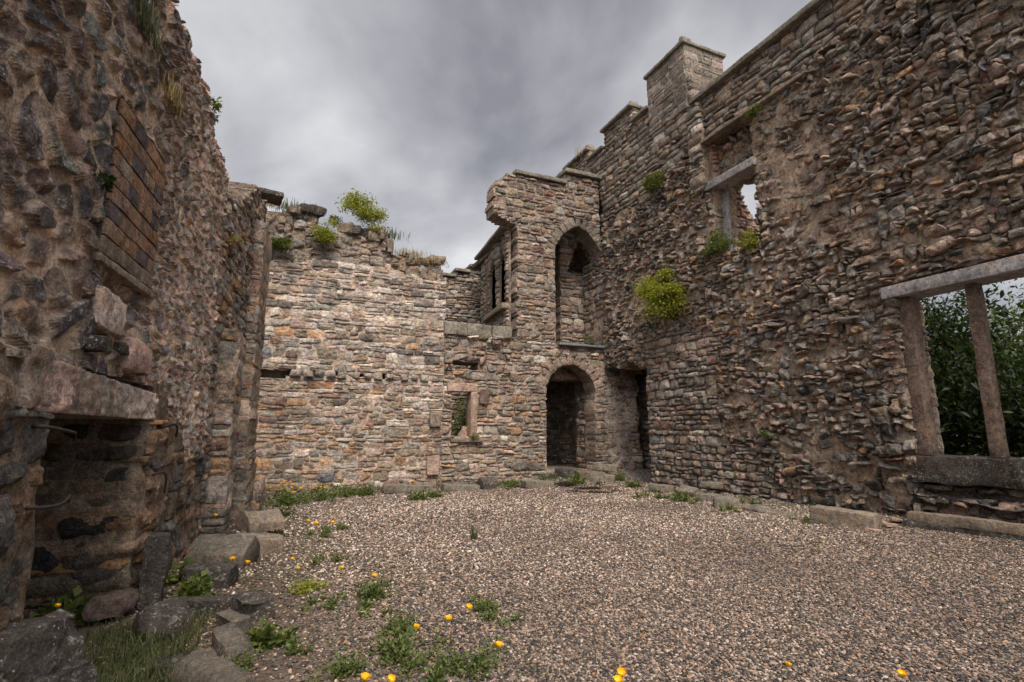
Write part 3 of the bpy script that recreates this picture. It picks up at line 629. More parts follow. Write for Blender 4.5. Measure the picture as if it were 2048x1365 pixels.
# ================================================================= BACK WALL (three stretches)
FB = (np.array([0, 11.5, 0.]), X_, Z_, -Y_)
def prof(pts):                                            # skyline traced in the photo, laid on the wall's own plane
    q = np.array([on_back(*p) for p in pts]); return lambda x: np.interp(x, q[:, 0], q[:, 2])
def back_wall():
    skyl = prof([(500, 392), (525, 402), (560, 418), (606, 415), (636, 424), (640, 450), (652, 455), (690, 452), (700, 452), (730, 463), (748, 474), (778, 468), (784, 500), (830, 500), (850, 513), (882, 512), (888, 545), (892, 552)])
    w = Wall(); seam = lambda x: 4.75 + .12 * vnoise(x * 2, 0, 0, 4)
    slot = lambda x, z: (z > 2.32) & (z < 2.46) & (((x * 2.1) % 1.0) < .34) & (x < 3.2) | (x > -.5) & (x < .05) & (z > 2.26) & (z < 2.44)
    def pal(u, v):
        lo = sstep(3.6, 1.0, v); left = sstep(2.2, -.2, u); cen = np.exp(-((u - 2.2) / 1.7) ** 2 - ((v - 3.3) / 1.2) ** 2)
        return [GREY, BROWN, PALE, ORANGE, PINK, DARK, RED, BLUEG], [.9 + .6 * sstep(3.8, 4.6, v), .7 + 1.3 * lo, .7 + 4.2 * cen, .10 + 1.1 * lo * (.4 + left), .5 + .5 * cen, .3 + .5 * sstep(4.0, 4.8, v), .06 + .2 * lo, .12 + 0 * u]
    lay(w, FB, (-.9, 3.35, -.1, 4.95), lambda x, z: (z < seam(x)) & ~slot(x, z), (3, 4, 5, 6, 7, 9), (2, 3, 3, 4, 4, 5, 6), pal, cv=.038, prot=(-.012, .016), tilt=.04, rot=.02, joint=.008,
        depth=.1, thick=.25, mortar=(.42, .335, .27), coredepth=-.008, coreamp=.022, seed=30, nu=11, nv=8, rough=.012, bulge=.012, facet=.016, rnd=.2, lich=(.1, .55))
    w.core(FB, np.ones((25, 21), bool), -.9, -.1, .2, .2, .6, (.12, .1, .08), -.26, .02)
    skj = lambda x: skyl(x) - .06 + .05 * vnoise(x * 6, 0, 0, 7)
    pal2 = lambda u, v: ([DARK, GREY, BROWN, PINK], [.8, 1.2, 1.1, .3 + 0 * u])
    lay(w, (FB[0] + .12 * Y_, X_, Z_, -Y_), (-.9, 3.3, 4.55, 6.4), lambda x, z: (z < skj(x)) & (z > seam(x) - .1), (3, 4, 5, 7, 8), (2, 3, 4, 5), pal2, course=False, prot=(-.03, .07), tilt=.12, rot=.06,
        joint=.01, depth=.2, edge_depth=.45, thick=.7, mortar=(.22, .18, .145), coredepth=-.02, coreamp=.04, seed=33, nu=11, nv=8, rough=.02, bulge=.012, facet=.04, rnd=.2, lich=(.1, .5))
    # corbel course of square stones under the sockets
    K = 13; r = np.random.default_rng(5)
    st = dict(u=np.linspace(.2, 3.15, K) + r.uniform(-.04, .04, K), v=np.full(K, 2.38), w=r.uniform(.13, .2, K), h=r.uniform(.11, .15, K), r=r.normal(0, .05, K), p=r.uniform(.03, .08, K), d=np.full(K, .2), tu=np.zeros(K), tv=np.zeros(K), c=np.array(GREY) * r.uniform(.7, 1.3, (K, 1)), l=np.full(K, .3))
    w.stones(FB, st, seed=2, rnd=.3, bulge=.03)
    root = empty('back_wall', (1.3, 11.5, 0), 'pale coursed stone wall across the far end with overgrown broken top', 'wall')
    own(w.build('masonry'), root)
    for k, (px, s, h) in enumerate(((782, .13, .28), (735, .24, .22), (692, .26, .26), (856, .12, .12), (876, .3, .14), (612, .42, .2), (590, .3, .16), (712, .3, .2), (748, .28, .2), (630, .22, .2), (760, .34, .26))):
        p = on_back(px, 480, 11.6); zt = float(skj(p[0])); block('coping_stone', (s, .4, h), M_DARKROCK if k % 2 else M_DRESS, rough=.03, bev=.04, cuts=6, seed=k + 20, parent=root, M=Matrix.Translation((p[0], 11.72, zt - h * .25)) @ Matrix.Rotation(k * .4, 4, 'Z'))
    # flat slab sticking out at the corner
    block('slab', (.75, .5, .11), M_DARKROCK, rough=.02, bev=.03, cuts=8, seed=9, parent=root, M=Matrix.Translation((-.62, 10.9, 5.35 + .42)) @ Matrix.Rotation(.15, 4, 'Z'))

    # ---- middle stretch: low wall with the small window, big slabs on top
    w = Wall(); WX0, WX1, WZ0, WZ1 = 3.55, 3.99, 1.10, 2.12
    palB = lambda u, v: ([GREY, BROWN, PINK, DARK, RED, PALE, ORANGE], [1, 1, .6 * sstep(3.6, 1.5, v) + .1, .6, .3, .3, .2 + 0 * u])
    win = lambda x, z: (x > WX0 - .0) & (x < WX1 + .16) & (z > WZ0 - .0) & (z < WZ1 + .17)
    hole2 = lambda x, z: (x > 3.55) & (x < 4.2) & (z > 2.62) & (z < 2.82) | (x > 3.3) & (x < 3.5) & (z > 2.4) & (z < 2.55)
    lay(w, FB, (3.35, 5.95, -.1, 3.45), lambda x, z: ~win(x, z) & ~hole2(x, z) & ~((x > 4.95) & (z > 9)), (3, 4, 5, 6, 8), (2, 2, 3, 4, 5), palB, cv=.04, prot=(-.012, .03), tilt=.06, rot=.035, joint=.009,
        depth=.1, thick=.6, mortar=(.30, .225, .175), coredepth=-.008, coreamp=.022, seed=36, nu=11, nv=8, rough=.013, bulge=.02, facet=.02, rnd=.3)
    lay(w, FB, (3.35, 5.0, 2.5, 3.45), lambda x, z: (vnoise(x * 3, z * 4, 0, 4) > .1) & ~hole2(x, z), (4, 6, 7), (3, 4), palB, core=False, course=False, prot=(.04, .12), tilt=.15, rot=.1, joint=.03, depth=.1, edge_depth=.15, seed=37, rough=.02, facet=.05)
    root = empty('low_window_wall', (4.4, 11.5, 0), 'low stretch of the far wall with a small square window and slab topped ledge', 'wall')
    own(w.build('masonry'), root)
    x = 3.32
    for k, L_ in enumerate((.55, .62, .5)):
        bx('ledge_slab', x, x + L_, 11.42, 12.0, 3.42, 3.72, M_COPE, root, rough=.018, bev=.03, cuts=8, seed=40 + k); x += L_ + .004
    fr_ = bx('window_lintel', WX0 - .12, WX1 + .155, 11.43, 11.75, WZ1, WZ1 + .19, M_PINK, root, rough=.008, bev=.015, cuts=6, seed=50)
    bx('window_jamb', WX1, WX1 + .155, 11.44, 11.75, WZ0 - .03, WZ1 - .004, M_PINK, root, rough=.008, bev=.015, cuts=6, seed=51)
    bx('window_sill', WX0 - .02, WX1 + .3, 11.42, 11.9, WZ0 - .12, WZ0 - .034, M_DRESS, root, rough=.01, bev=.015, cuts=6, seed=52)
    block('broken_stone', (.2, .2, .26), M_PINK, rough=.02, bev=.03, seed=53, parent=root, M=Matrix.Translation((3.93, 11.8, WZ0 - .03)) @ Matrix.Rotation(.3, 4, 'Y'))
    block('facing_stone', (.24, .12, .34), M_JAMB, rough=.02, bev=.03, seed=54, parent=root, M=Matrix.Translation((4.30, 11.47, 1.84)) @ Matrix.Rotation(.12, 4, 'Y'))
    block('facing_stone', (.28, .12, .42), M_PINK, rough=.012, bev=.03, seed=55, parent=root, M=Matrix.Translation((3.13, 11.46, .28)))
    block('facing_stone', (.26, .12, .33), M_DRESS, rough=.012, bev=.03, seed=56, parent=root, M=Matrix.Translation((3.17, 11.46, 1.32)))

    # ---- tall gable stretch with the doorway and the tall opening
    w = Wall(); DX, DZS, DR, DRY = 6.66, 2.12, .71, .76; UX, UZS, UR, URY, UZ0 = 6.98, 5.85, .72, .78, 3.40
    door = lambda x, z: in_arch(x, z, DX, DZS, DR, DRY)
    upper = lambda x, z: in_arch(x, z, UX, UZS, UR, URY, 1.5) & (z > UZ0)
    ring = lambda x, z: in_arch(x, z, DX, DZS, DR + .22, DRY + .22) & (z > DZS) | in_arch(x, z, UX, UZS, UR + .24, URY + .24, 1.5) & (z > UZS)
    def left(z): return 5.19 - .64 * sstep(6.35, 6.6, z) + .05 * vnoise(0, z * 6, 0, 3) + .35 * sstep(7.35, 7.7, z)
    topc = lambda x: np.where(x < 6.6, 7.75 - .0 * x, 8.05)
    palC = lambda u, v: ([GREY, BROWN, PINK, DARK, RED, ORANGE, PALE], [1 + .8 * sstep(5.5, 6.6, v), 1.1, .7 * sstep(6, 4.5, v), .35 + .5 * sstep(6.2, 7, v), .25, .12, .15 + 0 * u])
    void = lambda x, z: (x > 8.70 + .08 * vnoise(x, z * 3, 0, 6)) & (z < 2.75)
    low = lambda x, z: (x > 7.65) & (z > 4.4)
    msk = lambda x, z: (x > left(z)) & (z < topc(x)) & ~((x < 5.95) & (z < 3.45)) & ~door(x, z) & ~upper(x, z) & ~ring(x, z) & ~void(x, z) & ~low(x, z)
    lay(w, FB, (4.3, 9.3, -.1, 8.1), msk, (3, 4, 5, 6, 7), (2, 2, 3, 4, 5, 5), palC, cv=.04, prot=(-.012, .028), tilt=.06, rot=.03, joint=.009, depth=.1, edge_depth=.42, thick=.5,
        mortar=(.28, .215, .17), coredepth=-.008, coreamp=.022, seed=41, nu=11, nv=8, rough=.013, bulge=.02, facet=.02, rnd=.3)
    voussoirs(w, FB, DX, DZS, DR, DRY, .25, 13, (.25, .19, .15), seed=5); voussoirs(w, FB, UX, UZS, UR, URY, .26, 15, (.17, .145, .12), p=1.5, seed=6)
    for sx, x0 in ((1, DX - DR - .03), (-1, DX + DR + .03)):          # door cheeks
        lay(w, (np.array([x0, 11.5, 0]), Y_, Z_, X_ * sx), (.0, 1.05, -.1, 2.2), lambda a, z: a > 0, (4, 6, 8), (3, 4, 5), palC, prot=(0, .02), joint=.012, depth=.08, edge_depth=.1, thick=.2, seed=43, rough=.01)
    for sx, x0 in ((1, UX - UR - .03), (-1, UX + UR + .03)):
        lay(w, (np.array([x0, 11.5, 0]), Y_, Z_, X_ * sx), (.0, 1.05, 3.4, 5.9), lambda a, z: a > 0, (4, 6, 8), (3, 4, 5), palC, prot=(0, .02), joint=.012, depth=.08, edge_depth=.1, thick=.2, seed=44, rough=.01)
    # plaster left on the recess face
    GX, GZ = np.meshgrid(np.arange(7.62, 8.62, .03), np.arange(.25, 2.5, .03)); kk = .55 * vnoise(GX * 3.5, GZ * 3, 0, 5) + .35 * vnoise(GX * 11, GZ * 9, 0, 6) + 1.2 - 2.0 * np.maximum(0, (np.abs(GX - 8.1) - .3)) / .5 - 1.1 * np.maximum(0, GZ - 1.6) - .8 * sstep(.8, .3, GZ) > .45
    F = FB[0] + GX[..., None] * X_ + GZ[..., None] * Z_ - Y_ * (.022 + .028 * fbm(GX * 5, GZ * 5, 0, 4, 4))[..., None]
    i = np.arange(GX.size).reshape(GX.shape); k = kk[:-1, :-1] & kk[1:, 1:]; q = np.stack([i[:-1, :-1][k], i[:-1, 1:][k], i[1:, 1:][k], i[1:, :-1][k]], 1)
    n_ = GX.size; B = F + Y_ * .06; w.add(np.stack([F, B]), np.concatenate([q, q[:, ::-1] + n_]), np.broadcast_to(np.array([.42, .36, .30, .1]), (2,) + GX.shape + (4,)))
    # chamber behind: rear wall with a pointed niche, cross walls, floor
    nich = lambda x, z: in_arch(x, z, 7.66, 5.72, .40, .95, 1.35) & (z > 5.72)
    palI = lambda u, v: ([GREY, BROWN, PINK, DARK, PALE], [1, 1, .9, .4, .2 + 0 * u])
    lay(w, (np.array([0, 12.55, 0]), X_, Z_, -Y_), (5.1, 9.3, -.1, 7.8), lambda x, z: ~((x < 6.1) & (z > 4.1)) & ~((x < 7.0) & (x > 6.1) & (z > 3.5) & (z < 6.5)) & ~nich(x, z) & ~((x < 7) & (z > 7.4)) & ~((x > 6.45) & (x < 7.6) & (z < 2.6)), (3, 4, 6, 7), (2, 3, 4, 5), palI, prot=(0, .02), tilt=.03, joint=.008, depth=.1, edge_depth=.35, thick=.4, seed=46, mortar=(.25, .2, .16))
    lay(w, (np.array([0, 13.3, 0]), X_, Z_, -Y_), (6.9, 8.4, 5.3, 7.6), lambda x, z: x > 0, (4, 6), (3, 4), lambda u, v: ([DARK, BLACKISH], [1, 1 + 0 * u]), depth=.1, thick=.2, seed=47)  # near-black stones: the shade inside the niche is put into their colour
    lay(w, (np.array([0, 13.4, 0]), X_, Z_, -Y_), (6.0, 7.6, 3.3, 7.0), lambda x, z: x > 0, (4, 6), (3, 4), lambda u, v: ([DARK, BLACKISH], [1, 1 + 0 * u]), depth=.1, thick=.2, seed=347)  # dark backing added behind the tall opening, passage shade painted in its colour
    lay(w, (np.array([0, 14.2, 0]), X_, Z_, -Y_), (5.6, 8.6, -.1, 3.3), lambda x, z: x > 0, (4, 6), (3, 4), lambda u, v: ([DARK, BLACKISH], [1, 1 + 0 * u]), depth=.1, thick=.2, seed=247)  # doorway passage end, its gloom painted as near-black stone
    for xs, sg in ((6.3, 1), (7.8, -1)): lay(w, (np.array([xs, 0, 0.]), Y_, Z_, X_ * sg), (12.5, 14.3, -.1, 3.2), lambda x, z: x > 0, (4, 6), (3, 4), palI, depth=.1, thick=.2, seed=248)
    w.core((np.array([0, 0, 3.2]), X_, Y_, -Z_), np.ones((19, 30), bool), 5.6, 12.5, .1, .1, .1, (.1, .09, .08), 0, .01)
    w.core((np.array([0, 0, 6.95]), X_, Y_, -Z_), np.ones((9, 23), bool), 6.2, 12.6, .1, .1, .12, (.1, .09, .08), 0, .01)  # roof slab added over the niche to keep the sky light out
    w.core((np.array([0, 0, 3.32]), X_, Y_, Z_), np.ones((18, 34), bool), 5.3, 11.55, .1, .1, .25, (.14, .12, .1), 0, .01)
    lay(w, (np.array([5.42, 11.5, 0]), Y_, Z_, X_), (.4, 1.1, -.1, 3.2), lambda x, z: x > 0, (4, 6), (3, 4), palI, depth=.1, thick=.2, seed=48)
    lay(w, (np.array([8.25, 11.5, 0]), Y_, Z_, -X_), (.4, 1.1, 3.4, 7.8), lambda x, z: x > 0, (4, 6), (3, 4), palI, depth=.1, thick=.3, seed=49)
    root = empty('gable_wall', (6.5, 11.5, 0), 'tall broken gable with an arched doorway below a tall arched opening', 'wall')
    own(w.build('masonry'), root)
    bx('coping', 5.10, 6.62, 11.40, 12.05, 7.75, 7.85, M_COPE, root, rough=.01, bev=.015, cuts=14, seed=60)
    bx('coping', 6.56, 7.72, 11.38, 12.05, 8.09, 8.20, M_COPE, root, rough=.01, bev=.015, cuts=14, seed=61)
    bx('lead_flashing', 6.28, 7.78, 11.36, 11.6, 3.36, 3.41, M_LEAD, root, rough=.012, bev=.01, cuts=14, seed=62)
    bx('threshold', 5.98, 7.34, 11.5, 12.3, .1, .27, M_DRESS, root, rough=.015, bev=.02, cuts=10, seed=63)

    # ---- wing with the twin lancets, running back from the gable
    w = Wall(); WN = -np.array([.9958, -.0916, 0.]); WU = np.array([.0916, .9958, 0.]); fw = (np.array([5.06, 11.9, 0.]), WU, Z_, WN)
    lan = lambda s, z: (in_arch(s, z, .43, 5.45, .29, .48, 1.6) | in_arch(s, z, 1.28, 5.45, .33, .48, 1.6)) & (z > 4.42)
    lay(w, fw, (-.1, 2.55, 2.8, 6.35), lambda s, z: ~lan(s, z), (4, 5, 7, 8), (2, 3, 4, 4), lambda u, v: ([GREY, BROWN, DARK], [1, 1.2, .3 + 0 * u]), prot=(0, .012), tilt=.02, joint=.01, depth=.06, edge_depth=.08, thick=.09, seed=51, rough=.006, mortar=(.2, .16, .13))
    w.core((np.array([5.98, 11.9, 0.]), WU, Z_, WN), np.ones((20, 13), bool), .15, 3.0, .2, .19, .1, (.05, .045, .04), 0, 0)  # lining coloured almost black: shade behind the lancets painted in
    w.core((np.array([0, 0, 4.0]), X_, Y_, Z_), np.ones((14, 4), bool), 5.2, 11.95, .2, .2, .12, (.12, .1, .08), 0, 0)  # floor added so no light enters the wing from below
    w.core((np.array([0, 14.45, 0.]), X_, Z_, -Y_), np.ones((20, 8), bool), 5.32, 2.5, .2, .19, .1, (.05, .045, .04), 0, 0)  # added end wall, painted dark, stops light entering the wing
    w.core((np.array([0, 0, 6.2]), X_, Y_, -Z_), np.ones((14, 5), bool), 5.15, 12.0, .2, .2, .12, (.12, .1, .08), 0, 0)  # roof added to make the lancets dark inside
    root = empty('lancet_wing', (5.06, 12.4, 0), 'side wing behind the low wall with twin lancet windows', 'wall')
    own(w.build('masonry'), root)
    def wb(name, s0, s1, z0, z1, d, t, mat, seed):
        q = fw[0] + (s0 + s1) / 2 * WU + d * WN; Mx = Matrix.Translation((q[0], q[1], z0)) @ Matrix.Rotation(math.atan2(WU[1], WU[0]), 4, 'Z')
        if s1 - s0 < z1 - z0: return block(name, (z1 - z0, t, s1 - s0), mat, rough=.006, bev=.015, cuts=8, seed=seed, parent=root, M=Mx @ Matrix.Translation((0, 0, (z1 - z0) / 2)) @ Matrix.Rotation(R(-90), 4, 'Y') @ Matrix.Translation((0, 0, -(s1 - s0) / 2)))
        return block(name, (s1 - s0, t, z1 - z0), mat, rough=.008, bev=.02, cuts=10, seed=seed, parent=root, M=Mx)
    wb('coping', -.1, 2.6, 6.36, 6.45, -.05, .5, M_COPE, 1); wb('sill', -.1, 1.8, 4.27, 4.41, 0, .3, M_DRESS, 2)
    wb('mullion', .78, .88, 4.42, 5.7, -.05, .09, M_JAMB, 3); wb('jamb', 1.66, 1.86, 3.8, 5.9, -.02, .10, M_JAMB, 4)
    # ---- farthest wall, crenellated
    w = Wall(); pf = lambda u, v: ([GREY, BROWN, DARK], [1, 1.1, .5 + 0 * u])
    lay(w, (np.array([0, 15.2, 0]), X_, Z_, -Y_), (3.0, 6.0, 0, 6.4), lambda x, z: z < np.where(x < 4.72, 5.95, np.where(x < 5.2, 6.15, 6.35)), (4, 5, 6, 7), (2, 3, 3), pf, prot=(0, .02), joint=.008, depth=.1, thick=.4, seed=53, nu=6, nv=5, mortar=(.2, .16, .13))
    root = empty('crenellated_wall', (4.5, 15.2, 0), 'farthest low wall with stepped battlements seen above the slab ledge', 'wall'); own(w.build('masonry'), root)
    for x0, x1, z in ((3.0, 4.72, 5.96), (4.7, 5.2, 6.16), (5.18, 6.0, 6.36)): bx('coping', x0, x1, 15.08, 15.7, z, z + .09, M_COPE, root, rough=.008, bev=.015, cuts=10, seed=int(x0 * 10))
    w = Wall()                                            # return wall behind the pale wall closing the view through the gap
back_wall()

# ================================================================= RIGHT WALL
def right_wall():
    fr = (np.array([7.7, 0, 0.]), Y_, Z_, -X_); w = Wall()
    WY0, WY1, WZ0, WZ1 = 2.68, 4.36, .90, 3.02            # mullioned window near the camera
    bigw = lambda y, z: (y > WY0) & (y < WY1) & (z > .40) & (z < WZ1 + .20)
    lint = lambda y, z: (y > 2.4) & (y < 4.50) & (z > 3.0) & (z < 3.24)
    jag = lambda y, z: .07 * vnoise(y * 5, z * 6, 0, 61)
    upw = lambda y, z: (y > 6.46 + jag(y, z)) & (y < 7.52) & (z > 4.62 + jag(z, y)) & (z < 6.24)
    upv = lambda y, z: (y > 6.42 + jag(y, z)) & (y < 7.62) & (z > 6.2) & (z < 7.08)
    void = lambda y, z: (y > 9.82) & (z < 2.82 + .15 * vnoise(y * 2.5, 0, 0, 44))
    pil = lambda y: (y > 7.62) & (y < 8.05)
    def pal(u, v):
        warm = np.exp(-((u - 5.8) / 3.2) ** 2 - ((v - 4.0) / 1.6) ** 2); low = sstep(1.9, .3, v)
        return [BROWN, GREY, DARK, BLACKISH, PINK, ORANGE, RED, BLUEG], [1.1, 1.1, .7 + .6 * sstep(5, 7, v) + .5 * low, .12 + 1.1 * low * sstep(8.5, 5.5, u) + .15 * (v > 6), .35 + .9 * warm, .12 + .3 * warm, .15 + .3 * low, .1 + 0 * u]
    # lower facing that still stands beside the recess: neat and small
    face = lambda y, z: (y < 9.82) & (y > 7.55 + .4 * vnoise(y * 2, z * 1.6, 0, 71) - .5 * sstep(1.4, .3, z) * 2.2) & (z < 3.45 - .10 * (9.8 - y) + .1 * vnoise(y * 4, 0, 0, 72))
    upper = lambda y, z: (y > 7.9) & (z > 6.75 + .5 * sstep(9.3, 8.2, y) + .25 * vnoise(y * 2.5, 0, 3, 73)) | (y > 6.0) & (y <= 7.9) & (z > 7.1) | (y <= 6.0) & (z > 7.2 + .3 * sstep(6, 3, y))
    solid = lambda y, z: ~bigw(y, z) & ~lint(y, z) & ~upw(y, z) & ~upv(y, z) & ~void(y, z) & (z < np.where(y < 7.88, 8.15, 8.95))
    rub = lambda y, z: solid(y, z) & ~face(y, z) & ~upper(y, z)
    mortar = (.35, .265, .195)
    deep = lambda u, v, r: .05 * vnoise(u * 1.1, v * 1.3, 0, 81) + .045 * (r.random(len(u)) < .3) - .030 * sstep(.2, .5, vnoise(u * .75, v * .95, 0, 83) + .55 * np.exp(-((u - 5.8) / 1.6) ** 2 - ((v - 4.1) / .9) ** 2) - .1)
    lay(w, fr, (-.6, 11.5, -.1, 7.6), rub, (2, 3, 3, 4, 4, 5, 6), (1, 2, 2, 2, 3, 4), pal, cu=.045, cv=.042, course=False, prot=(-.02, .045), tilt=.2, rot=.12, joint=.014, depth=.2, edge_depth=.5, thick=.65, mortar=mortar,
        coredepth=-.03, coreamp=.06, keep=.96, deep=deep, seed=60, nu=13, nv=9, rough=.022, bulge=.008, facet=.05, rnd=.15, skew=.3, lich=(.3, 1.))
    # a second scatter of larger through-stones that stick out of the stripped core
    far = lambda y, z: rub(y, z) & (vnoise(y * 2.4, z * 5, 0, 99) > .30)
    lay(w, fr, (-.6, 11.5, .3, 7.3), far, (4, 6, 8), (2, 3), pal, core=False, course=False, prot=(.03, .10), tilt=.25, rot=.14, joint=.05, depth=.05, edge_depth=.12, seed=64, nu=13, nv=9, rough=.026, bulge=.012, facet=.07, rnd=.4, skew=.3, lich=(.2, .8))
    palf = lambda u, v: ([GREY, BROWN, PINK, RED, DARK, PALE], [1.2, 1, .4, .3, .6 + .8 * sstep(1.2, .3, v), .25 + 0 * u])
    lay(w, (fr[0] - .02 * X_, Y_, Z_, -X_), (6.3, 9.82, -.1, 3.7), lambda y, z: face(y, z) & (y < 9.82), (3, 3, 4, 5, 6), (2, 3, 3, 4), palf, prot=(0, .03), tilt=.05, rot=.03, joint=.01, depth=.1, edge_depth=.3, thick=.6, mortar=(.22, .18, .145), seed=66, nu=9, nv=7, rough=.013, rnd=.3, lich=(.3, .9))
    palu = lambda u, v: ([GREY, BROWN, DARK, PALE], [1, 1.1, .5, .12 + 0 * u])
    lay(w, (fr[0] + .03 * X_, Y_, Z_, -X_), (-.6, 14.0, 6.0, 9.0), lambda y, z: upper(y, z) & solid(y, z) & ((y < 11.5) | (z > 7.7)), (4, 5, 6, 8, 9), (2, 3, 3, 4), palu, prot=(0, .02), tilt=.03, rot=.012, joint=.012, depth=.1, thick=.55, mortar=(.19, .155, .125), seed=68, nu=8, nv=6, rough=.009, rnd=.2, lich=(.1, .5))
    # quoined strip between window and gable side
    lay(w, (fr[0] - .05 * X_, Y_, Z_, -X_), (7.62, 8.02, 6.1, 8.15), lambda y, z: y > 0, (4, 6, 8), (3, 4, 5), palu, prot=(0, .03), joint=.008, depth=.1, thick=.2, seed=70)
    # recessed rubble in the head of the upper window, reveals and the cross wall seen through it
    lay(w, (fr[0] + .32 * X_, Y_, Z_, -X_), (6.3, 7.7, 6.2, 7.1), lambda y, z: y > 0, (4, 5, 6), (3, 4, 5), pal, course=False, prot=(-.05, .1), tilt=.25, rot=.3, joint=.03, depth=.2, thick=.3, seed=72, rough=.03, rnd=.6, facet=.06)
    redp = lambda u, v: ([PINK, RED, (.33, .2, .15), BROWN], [1, .7, 1, .5 + 0 * u])
    lay(w, (np.array([7.7, 7.53, 0.]), X_, Z_, -Y_), (.12, 2.3, 4.3, 7.4), lambda x, z: x < 1.35 + .06 * vnoise(0, z * 7, 0, 5) - .62 * (z - 5.4), (3, 4, 5, 6), (2, 3, 3), redp, prot=(0, .03), joint=.008, depth=.1, edge_depth=.3, thick=.4, seed=74, nu=8, nv=6, mortar=(.34, .24, .18))
    # window jamb reveal near the camera, and the recess behind the void
    lay(w, (np.array([7.7, WY1, 0.]), X_, Z_, -Y_), (.25, .65, .4, 3.2), lambda x, z: x > 0, (4, 6), (3, 4), pal, prot=(0, .03), joint=.02, depth=.1, thick=.2, seed=76)
    lay(w, (np.array([7.7, 9.82, 0.]), X_, Z_, Y_), (.0, 1.3, -.1, 3.5), lambda x, z: x > 0, (4, 6), (3, 4), pal, prot=(0, .03), joint=.02, depth=.1, thick=.2, seed=77)
    lay(w, (np.array([9.0, 0, 0.]), Y_, Z_, -X_), (9.6, 12.6, -.1, 4.4), lambda x, z: x > 0, (4, 6, 7), (3, 4), pal, prot=(-.03, .08), tilt=.2, joint=.03, depth=.1, thick=.3, seed=78)
    w.core((np.array([0, 0, 4.2]), X_, Y_, -Z_), np.ones((9, 8), bool), 8.2, 9.7, .2, .2, .3, (.12, .1, .08), 0, .03)
    # masonry under the window sill
    lay(w, (fr[0] + .10 * X_, Y_, Z_, -X_), (1.6, 4.45, -.1, .56), lambda y, z: y > 0, (5, 7, 9), (2, 3, 4), lambda u, v: ([DARK, BLACKISH, BROWN], [1, 1, .4 + 0 * u]), prot=(-.02, .04), tilt=.1, joint=.03, depth=.1, thick=.5, mortar=(.12, .1, .085), seed=80, nu=11, nv=8, rough=.02)
    # merlons
    for k, (y0, y1, zt) in enumerate(((9.97, 11.28, 9.42), (12.07, 13.41, 9.32))):
        lay(w, (fr[0] + .03 * X_, Y_, Z_, -X_), (y0, y1, 8.9, zt), lambda y, z: y > 0, (4, 5, 7), (2, 3, 3), palu, prot=(0, .015), joint=.012, depth=.08, thick=.5, seed=82 + k, rough=.008)
        lay(w, (np.array([7.73, y0, 0]), X_, Z_, -Y_), (0, .5, 8.9, zt), lambda y, z: y > 0, (4, 5, 7), (2, 3, 3), palu, prot=(0, .015), joint=.012, depth=.08, thick=.1, seed=84 + k, rough=.008)
    root = empty('window_wall', (7.7, 5, 0), 'huge rough rubble wall on the right with windows and battlemented top', 'wall')
    own(w.build('masonry'), root)
    bx('coping', 7.60, 8.30, -.6, 4.0, 8.15, 8.26, M_COPE, root, rough=.01, bev=.02, cuts=22, seed=90); bx('coping', 7.60, 8.30, 4.004, 7.9, 8.15, 8.26, M_COPE, root, rough=.01, bev=.02, cuts=22, seed=91)
    bx('string_course', 7.60, 7.8, 5.2, 7.62, 7.09, 7.15, M_DRESS, root, rough=.01, bev=.012, cuts=22, seed=92)
    bx('coping', 7.62, 8.3, 9.28, 9.98, 8.95, 9.03, M_COPE, root, rough=.008, bev=.015, seed=93); bx('coping', 7.62, 8.3, 11.27, 12.08, 8.95, 9.03, M_COPE, root, rough=.008, bev=.015, seed=94)
    bx('merlon_coping', 7.62, 8.3, 9.93, 11.32, 9.42, 9.50, M_COPE, root, rough=.008, bev=.015, cuts=10, seed=95); bx('merlon_coping', 7.62, 8.3, 12.03, 13.45, 9.32, 9.40, M_COPE, root, rough=.008, bev=.015, cuts=10, seed=96)
    for y0, z in ((10.0, 9.5), (12.1, 9.4)): block('ridge_stone', (.22, .3, .16), M_COPE, profile=[(-.5, 0), (.5, 0), (.2, 1), (-.2, 1)], seed=int(y0), parent=root, M=Matrix.Translation((7.85, y0 + .1, z)))
    # upper window: concrete lintel, thin post
    bx('lintel', 7.64, 8.0, 6.40, 7.60, 6.05, 6.21, M_CONC, root, rough=.004, bev=.01, cuts=12, seed=97)
    bx('window_post', 7.95, 8.02, 7.36, 7.50, 4.6, 6.02, M_CONC, root, rough=.006, bev=.01, cuts=10, seed=98)
    # near window
    bx('lintel', 7.60, 8.05, 2.3, 4.47, 3.03, 3.20, M_CONC, root, rough=.004, bev=.012, cuts=18, seed=99)
    bx('window_jamb', 7.74, 7.96, 4.19, 4.35, .90, 3.03, M_JAMB, root, rough=.005, bev=.02, cuts=16, seed=100)
    bx('mullion', 7.77, 7.95, 3.45, 3.575, .90, 3.03, M_JAMB, root, rough=.005, bev=.025, cuts=16, seed=101)
    bx('window_jamb', 7.74, 7.98, 2.70, 2.90, .90, 3.03, M_JAMB, root, rough=.005, bev=.025, cuts=16, seed=102)
    bx('window_sill', 7.66, 8.2, 2.5, 4.40, .56, .90, M_DARKROCK, root, rough=.02, bev=.03, cuts=18, seed=103)
    # chimney
    w = Wall(); root = empty('chimney', (7.7, 8.6, 8.2), 'square stone chimney stack rising from the top of the right wall', 'chimney')
    pc = lambda u, v: ([(.25, .22, .185), (.21, .18, .15), (.17, .145, .12)], [1, 1.3, .6 + 0 * u])
    lay(w, (np.array([7.68, 0, 0.]), Y_, Z_, -X_), (8.0, 9.3, 8.2, 9.75), lambda y, z: y > 0, (5, 6, 8, 9), (3, 4, 4), pc, prot=(0, .006), tilt=.01, rot=.004, joint=.008, depth=.06, thick=.4, seed=110, rough=.005, bulge=.005, facet=.005, rnd=.2, skew=.03, mortar=(.2, .17, .14))
